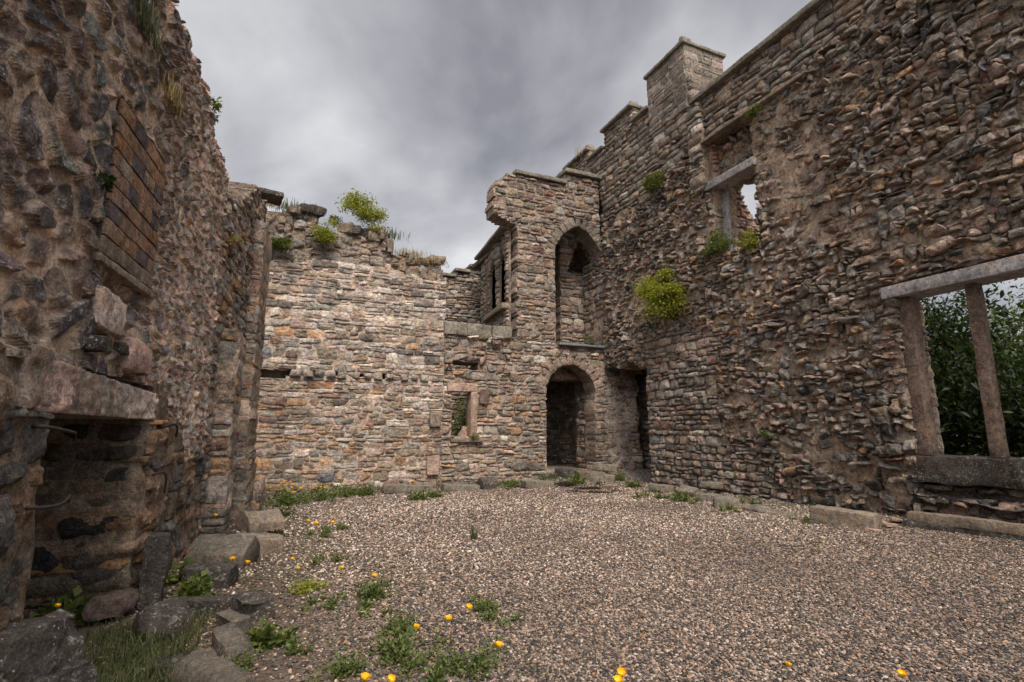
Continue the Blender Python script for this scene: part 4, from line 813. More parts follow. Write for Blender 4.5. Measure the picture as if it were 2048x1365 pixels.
    lay(w, (np.array([0, 8.0, 0.]), X_, Z_, -Y_), (7.68, 8.83, 8.2, 9.75), lambda y, z: y > 0, (5, 6, 8, 9), (3, 4, 4), pc, prot=(0, .006), tilt=.01, rot=.004, joint=.008, depth=.06, thick=.4, seed=111, rough=.005, bulge=.005, facet=.005, rnd=.2, skew=.03, mortar=(.2, .17, .14))
    w.core((np.array([8.75, 0, 0.]), Y_, Z_, X_), np.ones((16, 13), bool), 8.02, 8.2, .098, .097, .8, (.2, .17, .14), 0, 0)
    own(w.build('stack'), root)
    bx('cap', 7.62, 8.90, 7.94, 9.36, 9.75, 9.83, M_COPE, root, rough=.006, bev=.015, cuts=12, seed=112)
    bx('flue_base', 7.75, 7.98, 8.08, 8.36, 9.83, 10.02, M_DRESS, root, rough=.012, bev=.02, seed=113, taper=.1)
    block('flue_base', (.12, .2, .13), M_DRESS, seed=114, parent=root, bev=.02, profile=[(-.5, 0), (.5, 0), (.15, 1), (-.15, 1)], M=Matrix.Translation((7.86, 8.2, 10.0)))
    bx('loose_slab', 8.35, 8.75, 8.05, 8.4, 9.835, 9.90, M_DRESS, root, rough=.012, bev=.02, seed=115)
right_wall()

# ================================================================= FALLEN STONES
ROOF = [(-.5, 0), (.5, 0), (.5, .45), (.08, 1), (-.5, .5)]
CHAM = [(-.5, 0), (.5, 0), (.5, .6), (.3, 1), (-.5, 1)]
def stone(px, py, dims, rz, label, mat=M_ROCK, prof=None, tilt=(.06, .05), name='fallen_stone', group='fallen carved stones along the walls', rough=.018, seed=None, taper=0, dz=0., bev=.014, cat='stone'):
    p = gp(px, py); sd_ = seed if seed is not None else int(px + py)
    o = block(name, dims, mat, profile=prof, rough=rough, bev=bev, cuts=10, seed=sd_, taper=taper)
    o.location = (p[0], p[1], p[2] - .012 + dz); o.rotation_euler = (tilt[0], tilt[1], R(rz)); return tag(o, label, cat, group)
def fallen():
    # in front of the far wall
    stone(815, 985, (1.0, .26, .16), 2, 'long flat coping stone at the foot of the pale wall behind weeds', prof=CHAM)
    stone(920, 983, (.75, .28, .15), -4, 'flat coping stone in front of the small window', prof=CHAM)
    stone(972, 978, (.36, .34, .26), 12, 'small dark notched stone right of the flat coping stones', M_DARKROCK, ROOF)
    stone(1074, 975, (.68, .3, .15), -2, 'grey slab on the gravel just left of the arched doorway')
    stone(1135, 952, (.5, .35, .17), 10, 'low dark stone inside the foot of the arched doorway', M_DARKROCK)
    stone(1180, 956, (.6, .35, .14), -20, 'reddish slab lying before the doorway under two leaning pieces', M_JAMB)
    stone(1210, 955, (.5, .2, .13), -38, 'upper of two leaning coping pieces by the doorway', prof=CHAM, dz=.16, tilt=(0, .1), group='leaning coping pieces by the doorway')
    stone(1203, 962, (.5, .22, .14), -40, 'lower of two leaning coping pieces by the doorway', prof=CHAM, tilt=(0, .08), group='leaning coping pieces by the doorway')
    # along the right wall
    stone(1325, 982, (.50, .22, .13), -58, 'pale kerb shaped stone at the corner of the neat lower facing', prof=CHAM)
    stone(1378, 988, (.42, .26, .16), -84, 'brown stone with rounded back behind a weed clump by the right wall', prof=ROOF)
    stone(1424, 988, (.40, .15, .09), -50, 'small square bar lying on top of another by the right wall', dz=.13, group='stacked bars by the right wall')
    stone(1420, 1002, (.45, .22, .13), -58, 'lower bar carrying the small square bar by the right wall', group='stacked bars by the right wall')
    stone(1452, 1015, (.38, .34, .17), -40, 'light grey diamond shaped block in the middle of the right wall foot', prof=CHAM)
    stone(1538, 1028, (.80, .16, .11), -82, 'long thin worn stone lying against the right wall', M_ROCK, ROOF, rough=.02)
    stone(1693, 1052, (.74, .32, .22), -76, 'big chamfered coping block near the right hand window', M_DRESS, [(-.5, 0), (.5, 0), (.5, .55), (.2, 1), (-.5, 1)], bev=.012, rough=.008)
    p = gp(1940, 1085); o = block('stone_rail', (1.7, .16, .13), M_DRESS, profile=CHAM, rough=.012, bev=.02, cuts=20, seed=5); o.location = (7.42, 3.45, .10); o.rotation_euler = (0, .0, R(-84)); tag(o, 'long narrow stone rail lying below the right hand window', 'stone', 'fallen carved stones along the walls')
    o = block('stone_plinth', (1.9, .3, .14), M_DARKROCK, rough=.015, bev=.02, cuts=20, seed=6); o.location = (7.50, 3.4, -.03); o.rotation_euler = (0, 0, R(-84)); tag(o, 'dark plinth slab under the long narrow rail', 'stone')
    for k, (px, py) in enumerate(((1745, 1062), (1795, 1042), (1775, 1052))): stone(px, py, (.16, .12, .04), 30 * k, ('pale flat chip right of the big chamfered block', 'reddish flat chip close to the window corner', 'thin flat chip between two other chips')[k], M_PINK, group='flat chips below the window corner', cat='stone chip', name='stone_chip', bev=.01)
    # left side
    stone(518, 1078, (.40, .36, .20), 25, 'brown gabled block resting on another in front of the left buttress', M_DRESS, ROOF, dz=.12, group='piled blocks at the left buttress')
    stone(508, 1102, (.50, .32, .15), 8, 'square block under the gabled one at the left buttress', M_DRESS, group='piled blocks at the left buttress')
    stone(448, 1122, (.50, .36, .24), -20, 'big roof shaped grey stone beside two poppies', M_ROCK2, ROOF, seed=3)
    stone(418, 1168, (.36, .22, .15), -12, 'dark chamfered block in front of the roof shaped stone', M_DARKROCK, CHAM)
    stone(408, 1228, (.42, .12, .12), -8, 'thin upright edging stone closing the dirt patch at its far end', M_DARKROCK)
    stone(498, 1238, (.20, .17, .15), 30, 'small dark rounded stone at the corner of the edging', M_DARKROCK, rough=.03)
    stone(467, 1262, (.24, .12, .11), -62, 'short kerb piece, farthest of the edging row', M_ROCK2, CHAM, group='kerb edging of the dirt patch', name='kerb_stone')
    stone(462, 1310, (.36, .14, .11), -70, 'middle kerb piece of the edging row', M_ROCK2, CHAM, group='kerb edging of the dirt patch', name='kerb_stone')
    stone(420, 1385, (.50, .17, .11), 118, 'nearest kerb piece, cut by the lower edge of the photo', M_ROCK2, CHAM, group='kerb edging of the dirt patch', name='kerb_stone')
    stone(318, 1268, (.24, .24, .2), 30, 'grey boulder at the foot of the far fireplace jamb', M_DARKROCK, ROOF, rough=.03, bev=.04)
    stone(300, 1208, (.14, .16, .48), 5, 'dark upright stone standing against the far fireplace jamb', M_DARKROCK, rough=.02, seed=4, name='standing_stone')
    stone(225, 1228, (.30, .2, .15), 80, 'reddish brown block lying in the fireplace mouth', M_REDDARK, rough=.03, bev=.05)
    stone(350, 1335, (.18, .12, .05), 20, 'dark flat stone on the dirt beside a pale splinter', M_DARKROCK, cat='stone')
    stone(305, 1340, (.12, .04, .03), 40, 'pale thin splinter of stone on the dirt', M_PINK, cat='stone chip', name='stone_chip', bev=.006, rough=.006)
    stone(385, 1325, (.22, .16, .04), 0, 'flat brown stone next to the kerb pieces', M_ROCK, cat='stone')
    o = block('leaning_slab', (.50, .18, .46), M_DARKROCK, profile=[(-.5, 0), (.5, 0), (.4, .8), (.1, 1), (-.5, .95)], rough=.028, bev=.012, cuts=18, seed=12)
    p = on_ground(45, 1372); o.location = (-.92, 2.98, -.05); o.rotation_euler = (R(-6), 0, R(62)); tag(o, 'big dark slab leaning at the lower left beside the near jamb', 'slab')
    o = block('leaning_slab', (.32, .08, .26), M_DARKROCK, rough=.022, bev=.01, cuts=14, seed=13); o.location = (-.74, 2.98, -.06); o.rotation_euler = (R(-12), 0, R(66)); tag(o, 'narrow dark slab propped against the big leaning one', 'slab')
    stone(695, 1008, (.14, .09, .05), 20, 'small pinkish rock alone on the gravel by the weeds', M_PINK, cat='rock', rough=.02)
    stone(1100, 1258, (.07, .03, .015), 10, 'small reddish flat pebble alone in the open gravel', M_PINK, cat='rock', bev=.006, rough=.004)
fallen()

# ================================================================= PLANTS
def leaf_arrays(P, D, size, r, up=.5, asp=.42):
    """folded pointed leaves: P base points, D directions"""
    n = len(P); D = D + r.normal(0, .45, (n, 3)); D[:, 2] += up * r.random(n); D /= np.linalg.norm(D, axis=1, keepdims=True) + 1e-9
    a = np.cross(D, r.normal(0, .5, (n, 3)) + np.array([0, 0, 1.])); a /= np.linalg.norm(a, axis=1, keepdims=True) + 1e-9; nn = np.cross(a, D)
    s = (size * r.uniform(.6, 1.35, n))[:, None]; m = P + D * s * .45
    V = np.stack([P, m + a * s * asp / 2 + nn * s * .08, P + D * s - nn * s * .08, m - a * s * asp / 2 + nn * s * .08], 1)
    i = np.arange(n)[:, None] * 4; T = np.concatenate([i + [0, 2, 1], i + [0, 3, 2]])
    c = np.clip(r.normal(.5, .25, n), 0, 1); C = np.repeat(np.stack([c, c, c, np.ones(n)], 1), 4, 0)
    return V.reshape(-1, 3), T, C
def lobes(r, n, rad, k, ctr=(0, 0, 0), flat=1., shell=.6, tight=.32):
    """leaf positions grouped in clumps with gaps between"""
    c = r.normal(0, 1, (k, 3)); c /= np.linalg.norm(c, axis=1, keepdims=True); c *= (r.random((k, 1)) ** .5) * shell + (1 - shell) * .4
    j = r.integers(0, k, n); p = c[j] + r.normal(0, tight, (n, 3)) * r.uniform(.5, 1.1, (k, 1))[j] * [1.1, 1.1, .55]
    return p * np.array(rad) + np.array(ctr), p
def shrub(name, loc, rad, n, size, mat, label, cat='shrub', group=None, k=14, stemh=None, seed=0, up=.5, asp=.42, tight=.3):
    """thing > stems, foliage ; loc = where it roots; rad = half extents; stemh = vector from root to crown centre"""
    r = np.random.default_rng(seed); root = empty(name, loc, label, cat, group); st = np.array(stemh if stemh is not None else (0, 0, rad[2] * .8))
    P, q = lobes(r, n, rad, k, st, tight=tight); D = q * [.6, .6, .1] + r.normal(0, .75, q.shape) * [1, 1, .5]
    V, T, C = leaf_arrays(P, D, size, r, up * .5, asp); f = mesh_np('foliage', V, T=T, C=C, mat=mat); f.parent = root
    pl = []
    for i in range(10):
        e = P[r.integers(0, n)]; mid = e * .5 + st * .15 + r.normal(0, .04, 3) * rad[0]; pl.append((np.array([(0, 0, 0), mid * .6, mid, e]), np.linspace(.05, .012, 4) * rad[2] * .45))
    tubes('stems', pl, M_TWIG, root, 5); return root
def wall_plants():
    # big lime bush on the lower facing
    p = on_right(1345, 605, 7.45); shrub('wall_bush', (7.62, 8.75, 3.62), (.48, .58, .84), 9500, .056, M_LIME, 'large lime green bush growing on the ledge of the right wall', 'bush', k=15, stemh=(-.2, .06, .46), tight=.23, asp=.5, seed=1)
    p = on_right(1310, 365, 7.6); shrub('wall_bush', (7.7, p[1] - .05, p[2] - .25), (.22, .30, .28), 1300, .055, M_MID, 'green bush high on the right wall left of the upper window', 'bush', k=12, stemh=(-.12, .05, .22), seed=2)
    p = on_right(1432, 492, 7.6); shrub('wall_bush', (7.75, p[1], p[2] - .28), (.22, .30, .34), 1500, .05, M_MID, 'green bush on the sill of the upper window at its left side', 'bush', k=14, stemh=(-.1, 0, .3), seed=3)
    p = on_right(1500, 482, 7.6); shrub('wall_bush', (7.72, p[1], p[2] - .18), (.16, .20, .2), 800, .05, M_LIME, 'small yellow green bush on the sill of the upper window at its right side', 'bush', k=8, stemh=(-.1, 0, .18), seed=4)
    p = on_right(1504, 222, 7.55); shrub('wall_plant', (7.62, p[1], p[2] - .12), (.10, .14, .14), 260, .05, M_MID, 'small leafy sprig just below the coping above the upper window', 'plant', k=5, stemh=(-.05, 0, .1), seed=5)
    p = on_right(1530, 868, 7.5); shrub('wall_plant', (7.58, p[1], p[2] - .06), (.07, .12, .07), 170, .045, M_WEED, 'little fern on the dark lower part of the right wall', 'plant', k=4, stemh=(-.05, 0, .05), seed=6)
    p = on_right(1465, 640, 7.5); shrub('wall_plant', (7.6, p[1], p[2] - .06), (.07, .14, .07), 130, .045, M_DRY, 'dry tuft right of the lime green bush', 'plant', k=4, stemh=(-.05, 0, .05), seed=7, asp=.15)
    # back wall
    p = on_back(748, 470, 11.7); root = empty('sapling', p, 'young sapling with a round crown on top of the pale back wall', 'tree'); r = np.random.default_rng(9)
    b = on_back(725, 418, 11.7) - p; tr = [np.zeros(3), np.array([-.05, 0, .2]), np.array([-.08, 0, .42]), b * .95]
    br = [(np.array(tr), np.array([.028, .022, .016, .006]))]
    cents = [on_back(*q, 11.7 + d) - p for q, d in (((712, 408), .1), ((697, 412), -.1), ((730, 405), 0), ((745, 425), .15), ((722, 422), -.2), ((740, 438), .1), ((706, 398), 0), ((728, 430), .2), ((760, 432), .1), ((752, 462), -.05))]
    Pp = []
    for c in cents: br.append((np.array([tr[2], (tr[2] + c) / 2 + [0, 0, .03], c]), np.array([.012, .009, .003]))); Pp.append(c + r.normal(0, 1, (300, 3)) * [.10, .12, .065])
    Pp = np.concatenate(Pp); V, T, C = leaf_arrays(Pp, r.normal(0, 1, Pp.shape) + [0, 0, -.2], .068, r, .2, .4); f = mesh_np('crown', V, T=T, C=C, mat=M_LIME); f.parent = root; tubes('trunk', br, M_TWIG, root, 6)
    p = on_back(655, 470, 11.3); shrub('wall_bush', (p[0], 11.42, p[2] - .35), (.24, .18, .42), 1100, .055, M_LIME, 'yellow green bush on the face of the back wall left of the sapling', 'bush', k=14, stemh=(-.02, -.08, .42), seed=11)
    p = on_back(562, 485, 11.3); shrub('wall_bush', (p[0], 11.42, p[2] - .2), (.20, .18, .20), 1200, .055, M_MID, 'round green bush on the back wall near the left corner', 'bush', k=12, stemh=(0, -.08, .2), seed=12)
    p = on_back(668, 440, 11.8); shrub('wall_bush', (p[0], 11.8, p[2] - .2), (.20, .16, .2), 380, .05, M_WEED, 'dark green bush on the skyline behind the yellow green one', 'bush', k=9, stemh=(0, 0, .2), seed=13)
    p = on_back(1175, 675, 11.5); shrub('wall_plant', (p[0], 11.48, 3.4), (.22, .1, .2), 170, .05, M_WEED, 'thin plant on the sill of the tall arched opening', 'plant', k=6, stemh=(0, 0, .18), seed=14)
    for k, (x, l) in enumerate(((6.5, 'dry moss along the left part of the tall opening sill'), (7.25, 'dry moss along the right part of the tall opening sill'))): shrub('wall_plant', (x, 11.45, 3.40), (.3, .1, .05), 260, .035, M_DRY if k == 0 else M_WEED, l, 'moss', k=8, stemh=(0, 0, .03), seed=15 + k)
    p = on_back(943, 880, 11.4); shrub('wall_plant', (p[0] + .05, 11.42, 1.02), (.12, .06, .12), 130, .04, M_WEED, 'weed hanging at the right end of the small window sill', 'plant', k=5, stemh=(0, -.04, .05), seed=18)
    p = on_left(428, 240); shrub('wall_plant', p + LWN * -.03, (.06, .1, .12), 200, .04, M_MID, 'small fern on the skyline edge of the left wall', 'plant', k=5, stemh=(.02, 0, .08), seed=19)
    p = on_left(452, 490); shrub('wall_plant', p, (.07, .12, .14), 200, .045, M_DRY, 'dry weed on the far end of the left wall', 'plant', k=6, stemh=(.05, 0, .05), seed=20)
    p = on_left(205, 358); shrub('wall_plant', p - LWN * .02, (.04, .05, .06), 120, .03, M_DARKLEAF, 'tiny dark fern between field stones left of the brick panel', 'plant', k=4, stemh=(.03, 0, 0), seed=21)
wall_plants()

def blades(name, P, hgt, r, mat, wid=.004, lean=.45, kind=None, parent=None):
    n = len(P); h = (hgt * r.uniform(.5, 1.25, n))[:, None]; th = r.uniform(0, 6.28, n); d = np.stack([np.cos(th), np.sin(th), np.zeros(n)], 1); a = np.stack([-np.sin(th), np.cos(th), np.zeros(n)], 1)
    ln = (lean * r.random(n))[:, None] * h; w = wid * r.uniform(.6, 1.3, (n, 1)); z = np.array([0, 0, 1.])
    m = P + z * h * .55 + d * ln * .35; t = P + z * h * (1 - .25 * ln / h) + d * ln
    V = np.stack([P - a * w, P + a * w, m + a * w * .8, m - a * w * .8, t], 1).reshape(-1, 3); i = np.arange(n)[:, None] * 5
    c = np.clip(r.normal(.5, .28, n), 0, 1); C = np.repeat(np.stack([c, c, c, np.ones(n)], 1), 5, 0)
    o = mesh_np(name, V, Q=i + [0, 1, 2, 3], T=i + [3, 2, 4], C=C, mat=mat)
    if parent: o.parent = parent
    return o
def tufts():
    r = np.random.default_rng(44)
    lst = [((283, 40), 'l', 'grass tuft near the top of the left wall', .16), ((335, 190), 'l', 'dry grass tuft on the left wall below its edge', .14), ((512, 402), 'b', 'orange tinged grass on the corner at the left end of the back wall', .22),
           ((590, 418), 'b', 'thin seeding grass on the back wall skyline left of the bushes', .22), ((818, 506), 'b', 'dry grass with tall seed heads on the low right end of the back wall', .15), ((855, 522), 'b', 'yellow grass mat at the right end of the back wall', .11), ((1178, 312), 'r', 'wispy weeds on the far battlement', .3), ((770, 470), 'b', 'sparse seeding grass right of the sapling', .24)]
    for k, ((px, py), w, l, h) in enumerate(lst):
        p = on_left(px, py) if w == 'l' else on_back(px, py, 11.62) if w == 'b' else on_right(px, py, 7.9)
        n = 420 if k in (2, 5) else 200; sx = .12 if w == 'l' else .22; P = r.normal(0, 1, (n, 3)) * [sx * (.25 if w == 'l' else 1), .10, .02] - [0, 0, .06]
        if w == 'l': P = P + np.array([.03, 0, 0])
        o = blades('grass_tuft', P, h, r, M_DRY if k in (1, 2, 4, 5, 6) else M_GRASS, .003 if w == 'l' else .006, .6); o.location = p; tag(o, l, 'grass', 'grass tufts on the wall tops')
tufts()

def rosette(r, n, rad, h, size, mat, asp=.55, name='weed'):
    """low weed: leaves spraying from several crowns"""
    c = r.normal(0, 1, (max(3, n // 45), 3)) * [rad * .5, rad * .5, 0]; j = r.integers(0, len(c), n); th = r.uniform(0, 6.28, n); e = r.uniform(.1, 1.0, n)
    D = np.stack([np.cos(th) * (1 - e * .6), np.sin(th) * (1 - e * .6), e], 1); L = r.random(n)[:, None]
    P = c[j] + D * L * [rad * .55, rad * .55, h]; return P, D
def weed_mesh(seed, n, rad, h, size, mat, asp=.55):
    r = np.random.default_rng(seed); P, D = rosette(r, n, rad, h, size, mat); D[:, 2] *= .5; V, T, C = leaf_arrays(P, D, size, r, .3, asp); return mesh_np('weed_clump', V, T=T, C=C, mat=mat)
def weeds():
    protos = [weed_mesh(1, 420, .14, .10, .030, M_WEED), weed_mesh(2, 520, .20, .14, .034, M_WEED), weed_mesh(3, 260, .09, .07, .026, M_WEED), weed_mesh(4, 210, .13, .14, .058, M_MID, .62), weed_mesh(5, 420, .13, .08, .028, M_LIME)]
    used = set()
    data = [(615, 1183, 4, 1.0, 'bright lime weed rosette left of the darker weed clump in the gravel'), (655, 1212, 2, 1., 'small weed between the lime rosette and the two lobed clump'), (735, 1195, 0, 1.1, 'two lobed weed clump in the middle left of the gravel'), (745, 1218, 2, 1.1, 'front lobe of the weed clump in the middle left'),
            (812, 1268, 0, 1.0, 'weed clump around the stem of a poppy at the lower centre'), (795, 1310, 1, .95, 'largest weed clump at the lower centre below the poppy'), (960, 1222, 0, .9, 'weed clump right of the poppy in open gravel'), (990, 1240, 2, .9, 'small weed trailing off the open gravel clump'),
            (525, 1290, 3, 1.0, 'dark leafy dock plant beside the kerb pieces'), (572, 1310, 2, 1.1, 'thin weed right of the dark dock plant'), (935, 1345, 1, .9, 'weed clump at the lower edge right of the largest clump'), (700, 1350, 0, .9, 'weed clump at the lower edge above two poppies'), (855, 1362, 2, 1.2, 'low weed cut by the lower edge near the centre'),
            (668, 1125, 2, 1.1, 'small weed beside a poppy in the left gravel'), (630, 1210, 2, .8, 'tiny weed below the lime rosette'), (480, 1345, 0, .8, 'weed right of the nearest kerb piece'), (640, 1075, 2, 1.2, 'weed behind the left poppies by the gravel edge'), (680, 1062, 2, 1.2, 'weed under the rightmost of three yellow poppies'),
            (568, 1012, 1, 1.7, 'tall weed clump under the poppy cluster at the far left corner'), (595, 1005, 1, 1.6, 'second weed clump from the corner, behind the poppy cluster'), (640, 1000, 1, 1.7, 'weed clump in front of the pale wall under small poppies'), (690, 992, 1, 1.6, 'middle weed clump along the pale wall'), (735, 992, 0, 1.7, 'weed clump just left of the long coping stone'),
            (810, 960, 1, 1.5, 'dark weed standing behind the long coping stone'), (830, 1000, 0, 1.9, 'weed clump before the long coping stone'), (868, 996, 0, 1.6, 'weed clump before the gap of the two coping stones'), (1030, 975, 0, 1.7, 'weed by two poppies left of the doorway slab'), (1155, 968, 0, 1.9, 'weed clump in front of the doorway'),
            (1262, 975, 0, 1.7, 'weed patch before the recess right of the doorway'), (1240, 962, 0, 1.5, 'weed at the back of the recess patch'), (1368, 1003, 0, 1.7, 'weed clump in front of the round backed stone'), (1312, 998, 2, 2., 'low weed before the pale kerb shaped stone'), (1465, 1022, 2, 1.4, 'weed in front of the diamond shaped block'),
            (1630, 1022, 3, .6, 'leafy weed left of the big chamfered block'), (1605, 1045, 2, 1.2, 'low weed on the gravel before the long worn stone'), (385, 1195, 3, 1.1, 'broad leaved plant by the left wall foot, nearest'), (372, 1165, 3, 1.0, 'broad leaved plant left of the dark chamfered block'), (408, 1105, 3, .9, 'broad leaved plant behind the roof shaped stone'),
            (430, 1210, 0, .8, 'weed beyond the thin upright edging stone'), (125, 1255, 3, 1.2, 'broad leaved plant in the fireplace mouth'), (560, 1035, 0, 1.5, 'weed right of the piled blocks'), (555, 1075, 0, 1.0, 'flat weed right of the square block'), (1500, 1010, 2, 1.4, 'tuft in the angle behind the diamond shaped block')]
    for k, (px, py, t, s, l) in enumerate(data):
        o = protos[t] if t not in used else protos[t].copy()
        if t in used: COL.objects.link(o)
        used.add(t); p = gp(px, py); o.location = (p[0], p[1], p[2] - .005); o.rotation_euler = (0, 0, k * 1.7); o.scale = (s, s, s * random.uniform(.85, 1.2)); tag(o, l, 'weed', 'weeds growing out of the gravel')
    # countless seedlings, moss and grass
    r = np.random.default_rng(5); n = 14000; x = r.uniform(-.75, 2.6, n); y = r.uniform(1.8, 11.2, n); f = sstep(2.0, -.2, x + .9 * vnoise(x * 1.3, y * 1.3, 0, 4)) * (vnoise(x * 2.2, y * 2.2, 5, 6) > -.05)
    k = r.random(n) < f; x, y = x[k], y[k]; n2 = 3800; x2 = r.uniform(0, 7.6, n2); y2 = 11.45 - np.abs(r.normal(0, .28, n2)); n3 = 1800; y3 = r.uniform(5, 10, n3); x3 = 7.6 - np.abs(r.normal(0, .22, n3)); kk = vnoise(x2 * 1.5, y2, 0, 8) > -.1; x = np.concatenate((x, x2[kk], x3)); y = np.concatenate((y, y2[kk], y3))
    P = np.stack([x, y, gh(x, y)], 1); D = r.normal(0, 1, P.shape); D[:, 2] = np.abs(D[:, 2]) * .5; V, T, C = leaf_arrays(np.repeat(P, 4, 0) + r.normal(0, .012, (len(P) * 4, 3)) * [1, 1, .3], np.repeat(D, 4, 0), .016 + .0 * x[0], r, .4, .5)
    tag(mesh_np('seedlings', V, T=T, C=C, mat=M_WEED), 'tiny seedlings sprouting in the gravel along the walls', 'seedlings', kind='stuff')
    n = 5200; x = r.normal(-.62, .2, n); y = r.uniform(2.4, 4.15, n); k = (x < -.32) & (x > -.95); x, y = x[k], y[k]; P = np.stack([x, y, gh(x, y) - .005], 1)
    tag(blades('grass', P, .10, r, M_GRASS, .0022, 1.6), 'long dark grass at the foot of the fireplace', 'grass', kind='stuff')
    n = 2600; x = np.concatenate((r.uniform(1., 5, n // 2), r.uniform(5.6, 7.5, n // 2))); y = 11.3 - np.abs(r.normal(0, .2, n)); P = np.stack([x, y, gh(x, y)], 1)
    tag(blades('grass_fringe', P, .13, r, M_GRASS, .004, .5), 'grass fringe along the foot of the far wall', 'grass', kind='stuff')
    p = gp(947, 1080); o = blades('grass_tuft', r.normal(0, .02, (60, 3)) * [1, 1, .1], .17, r, M_GRASS, .003, .3); o.location = p; tag(o, 'lone thin grass tuft in the middle of the gravel', 'grass')
    # dirt chips and leaf litter on the bare patch
    n = 1500; x = r.uniform(-.75, -.15, n); y = r.uniform(2.2, 4.3, n); P = np.stack([x, y, gh(x, y) + .004], 1); V, T, C = leaf_arrays(P, r.normal(0, 1, (n, 3)) * [1, 1, .15], .022, r, .1, .5)
    tag(mesh_np('leaf_litter', V, T=T, C=C, mat=M_DRY), 'dry leaf litter and chips on the dirt patch', 'litter', kind='stuff')
weeds()

def poppies():
    r = np.random.default_rng(2)
    root = empty('yellow_poppy', (0, 0, 0), 'x', 'flower')
    # cup of four overlapping petals, crown at height 1 (scaled per plant by its stem)
    V = []; Q = []; k = 0
    for i in range(4):
        a0 = i * math.pi / 2; nu, nv = 6, 6
        for v in range(nv):
            t = v / (nv - 1)
            for u in range(nu):
                a = a0 + (u / (nu - 1) - .5) * 2.0; rr_ = .0215 * (math.sin(t * 1.75)) * (1 + .06 * math.sin(u * 2 + i)) * (1 + .12 * (i % 2)); V.append((rr_ * math.cos(a), rr_ * math.sin(a), .028 * t ** 1.4 - .002 * (i % 2) + .002 * math.sin(3 * a)))
        for v in range(nv - 1):
            for u in range(nu - 1): b = k + v * nu + u; Q.append((b, b + 1, b + nu + 1, b + nu))
        k += nu * nv
    fl = mesh_np('petals', V, Q=Q, mat=M_PETAL, parent=root); st = tubes('stem', [(np.array([(0, 0, -.24), (.004, 0, -.12), (0, 0, 0)]), .0017)], M_STEM, root, 5)
    G1 = 'poppies scattered on the left gravel'; G2 = 'poppy cluster at the far left corner'; G3 = 'small poppies before the pale wall'; G4 = 'poppies along the lower edge'
    D = [(431, 1027, 'poppy in front of the left buttress', G1, 1.), (466, 1115, 'left of two poppies before the roof shaped stone', G1, 1.), (494, 1122, 'right of two poppies before the roof shaped stone', G1, 1.), (616, 1039, 'leftmost of three poppies on the far left gravel', G1, 1.1), (632, 1044, 'middle of three poppies on the far left gravel', G1, 1.2), (666, 1041, 'rightmost of three poppies on the far left gravel', G1, 1.),
         (585, 1114, 'dull half open poppy right of the roof shaped stone', G1, .7), (597, 1133, 'tiny half open poppy below the dull one', G1, .7), (684, 1133, 'poppy above the small weed in the left gravel', G1, .95), (749, 1149, 'lone poppy in bare gravel left of centre', G1, .9), (832, 1252, 'poppy in the weed clump at the lower centre', G1, .85), (896, 1236, 'tall poppy bud standing in bare gravel at the lower centre', G1, 1.), (939, 1213, 'poppy left of the open gravel weed clump', G1, .95), (998, 1290, 'lone round poppy at the lower centre right of the weeds', G1, 1.),
         (730, 1356, 'left of two poppies at the lower edge', G4, 1.1), (782, 1359, 'right of two poppies at the lower edge', G4, 1.), (1243, 1346, 'upper of two touching poppies at the lower edge', G4, 1.1), (1236, 1362, 'lower of two touching poppies at the lower edge', G4, 1.1), (1576, 1327, 'poppy at the lower edge right of centre', G4, .75), (1805, 1347, 'rightmost poppy at the lower edge', G4, .9), (115, 1209, 'small poppy in the fireplace mouth', G1, .6),
         (825, 958, 'poppy above the long coping stone', G1, 1.1), (1007, 946, 'left of two poppies near the doorway slab', G1, 1.), (1034, 942, 'right of two poppies near the doorway slab', G1, 1.)]
    for px, py in ((562, 963), (570, 968), (580, 960), (587, 966), (572, 958), (587, 981), (602, 973), (583, 972), (540, 972)): D.append((px, py, 'yellow poppy in the dense cluster at the far left corner', G2, 1.15))
    for px, py in ((642, 970), (650, 971), (661, 963), (684, 964)): D.append((px, py, 'small yellow poppy before the pale wall right of the cluster', G3, .9))
    for k, (px, py, l, g, s) in enumerate(D):
        o = root if k == 0 else copy_tree(root)
        z = .16 if py > 1100 else (.28 if py < 1000 else .2)
        if (px, py) in ((431, 1027), (115, 1209)): z = .35
        if (px, py) == (825, 958): z = .35
        p = on_ground(px, py + 6, z); 
        if p[1] > 11.2: p = on_back(px, py + 6, 11.2)
        g0 = float(gh(p[0], p[1])); o.location = p; o.rotation_euler = (random.uniform(-.25, .35), random.uniform(-.3, .3), random.uniform(0, 6)); s *= .82 if py > 1300 else .92
        o.scale = (s, s, s); tag(o, l, 'flower', g)
        for c in o.children:
            if c.name.startswith('stem'): c.scale = (1, 1, max(.5, (p[2] - g0 + .02) / .24 / s))
poppies()

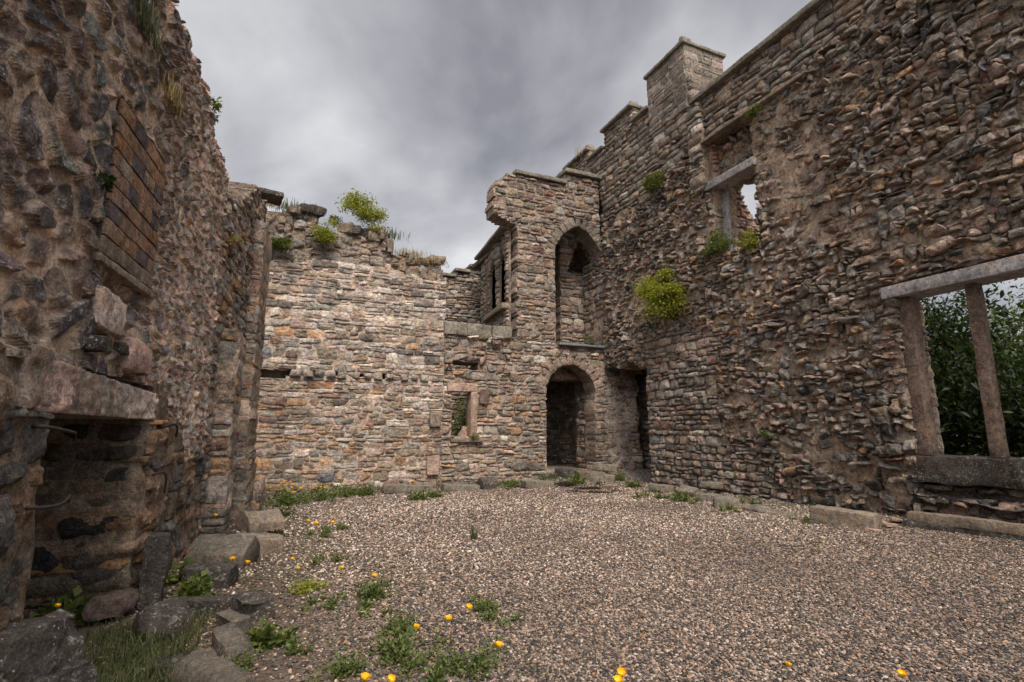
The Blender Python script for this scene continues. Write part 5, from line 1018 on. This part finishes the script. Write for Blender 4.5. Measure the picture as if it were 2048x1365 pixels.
# ================================================================= TREES BEYOND THE WALLS
def tree(name, x, y, h, crown, n, size, mat, label, seed, base=.25, k=40, asp=.5, group='trees beyond the right window', tight=.26):
    r = np.random.default_rng(seed); root = empty(name, (x, y, 0), label, 'tree', group); c = np.array([0, 0, h * (base + (1 - base) / 2)]); rad = np.array([crown, crown, h * (1 - base) / 2])
    P, q = lobes(r, n, rad, k, c, tight=tight, shell=.75); P = P[P[:, 2] > .05]; D = r.normal(0, 1, P.shape); V, T, C = leaf_arrays(P, D, size, r, 0, asp); mesh_np('crown', V, T=T, C=C, mat=mat, parent=root)
    pl = [(np.array([(0, 0, -.1), (.05, .03, h * .3), (-.05, .05, h * .6), (0, 0, h * .85)]), np.array([.05, .04, .025, .008]) * h * .5)]
    for i in range(9): e = P[r.integers(0, len(P))]; z0 = h * r.uniform(.15, .6); pl.append((np.array([(0, 0, z0), e * .5 + [0, 0, z0 * .5], e]), np.array([.016, .01, .003]) * h * .4))
    tubes('trunk', pl, M_TWIG, root, 6)
def trees():
    tree('broadleaf_tree', 10.6, 5.6, 4.2, 1.6, 15000, .12, M_DARKLEAF, 'large leaved dark green tree filling the left light of the right hand window', 1, .02, asp=.45)
    tree('broadleaf_tree', 12.5, 7.3, 4.4, 1.5, 8000, .11, M_DARKLEAF, 'dark tree farther back seen left of the mullion', 6, .02)
    tree('broadleaf_tree', 13.2, 5.0, 4.0, 1.6, 13000, .085, M_MID, 'light green tree right of the mullion beneath the bright sky gap', 2, .05)
    tree('broadleaf_tree', 11.3, 3.9, 2.3, 1.1, 9000, .10, M_DARKLEAF, 'low dark bushy tree behind the right light of the window', 3, .0)
    tree('conifer_tree', 13.8, 3.5, 6.2, 1.5, 16000, .10, M_CONIF, 'dark blue green conifer at the right edge of the window', 4, .05, k=60, asp=.22)
    tree('hedge_tree', 14.5, 6.8, 3.6, 2.2, 12000, .13, M_DARKLEAF, 'dark hedge tree closing the view behind the others', 5, .0)
    tree('broadleaf_tree', 16.5, 5.2, 3.6, 2.3, 12000, .13, M_DARKLEAF, 'farthest dark tree seen between mullion and conifer', 7, .0)
    tree('garden_shrub', 5.6, 14.2, 2.9, .8, 2500, .08, M_DARKLEAF, 'dark shrub seen through the small square window', 8, .0, group='greenery behind the far wall')
    tree('garden_shrub', 4.6, 13.6, 2.4, .5, 1800, .08, M_MID, 'greener shrub behind the left side of the small square window', 9, .0, group='greenery behind the far wall')
trees()
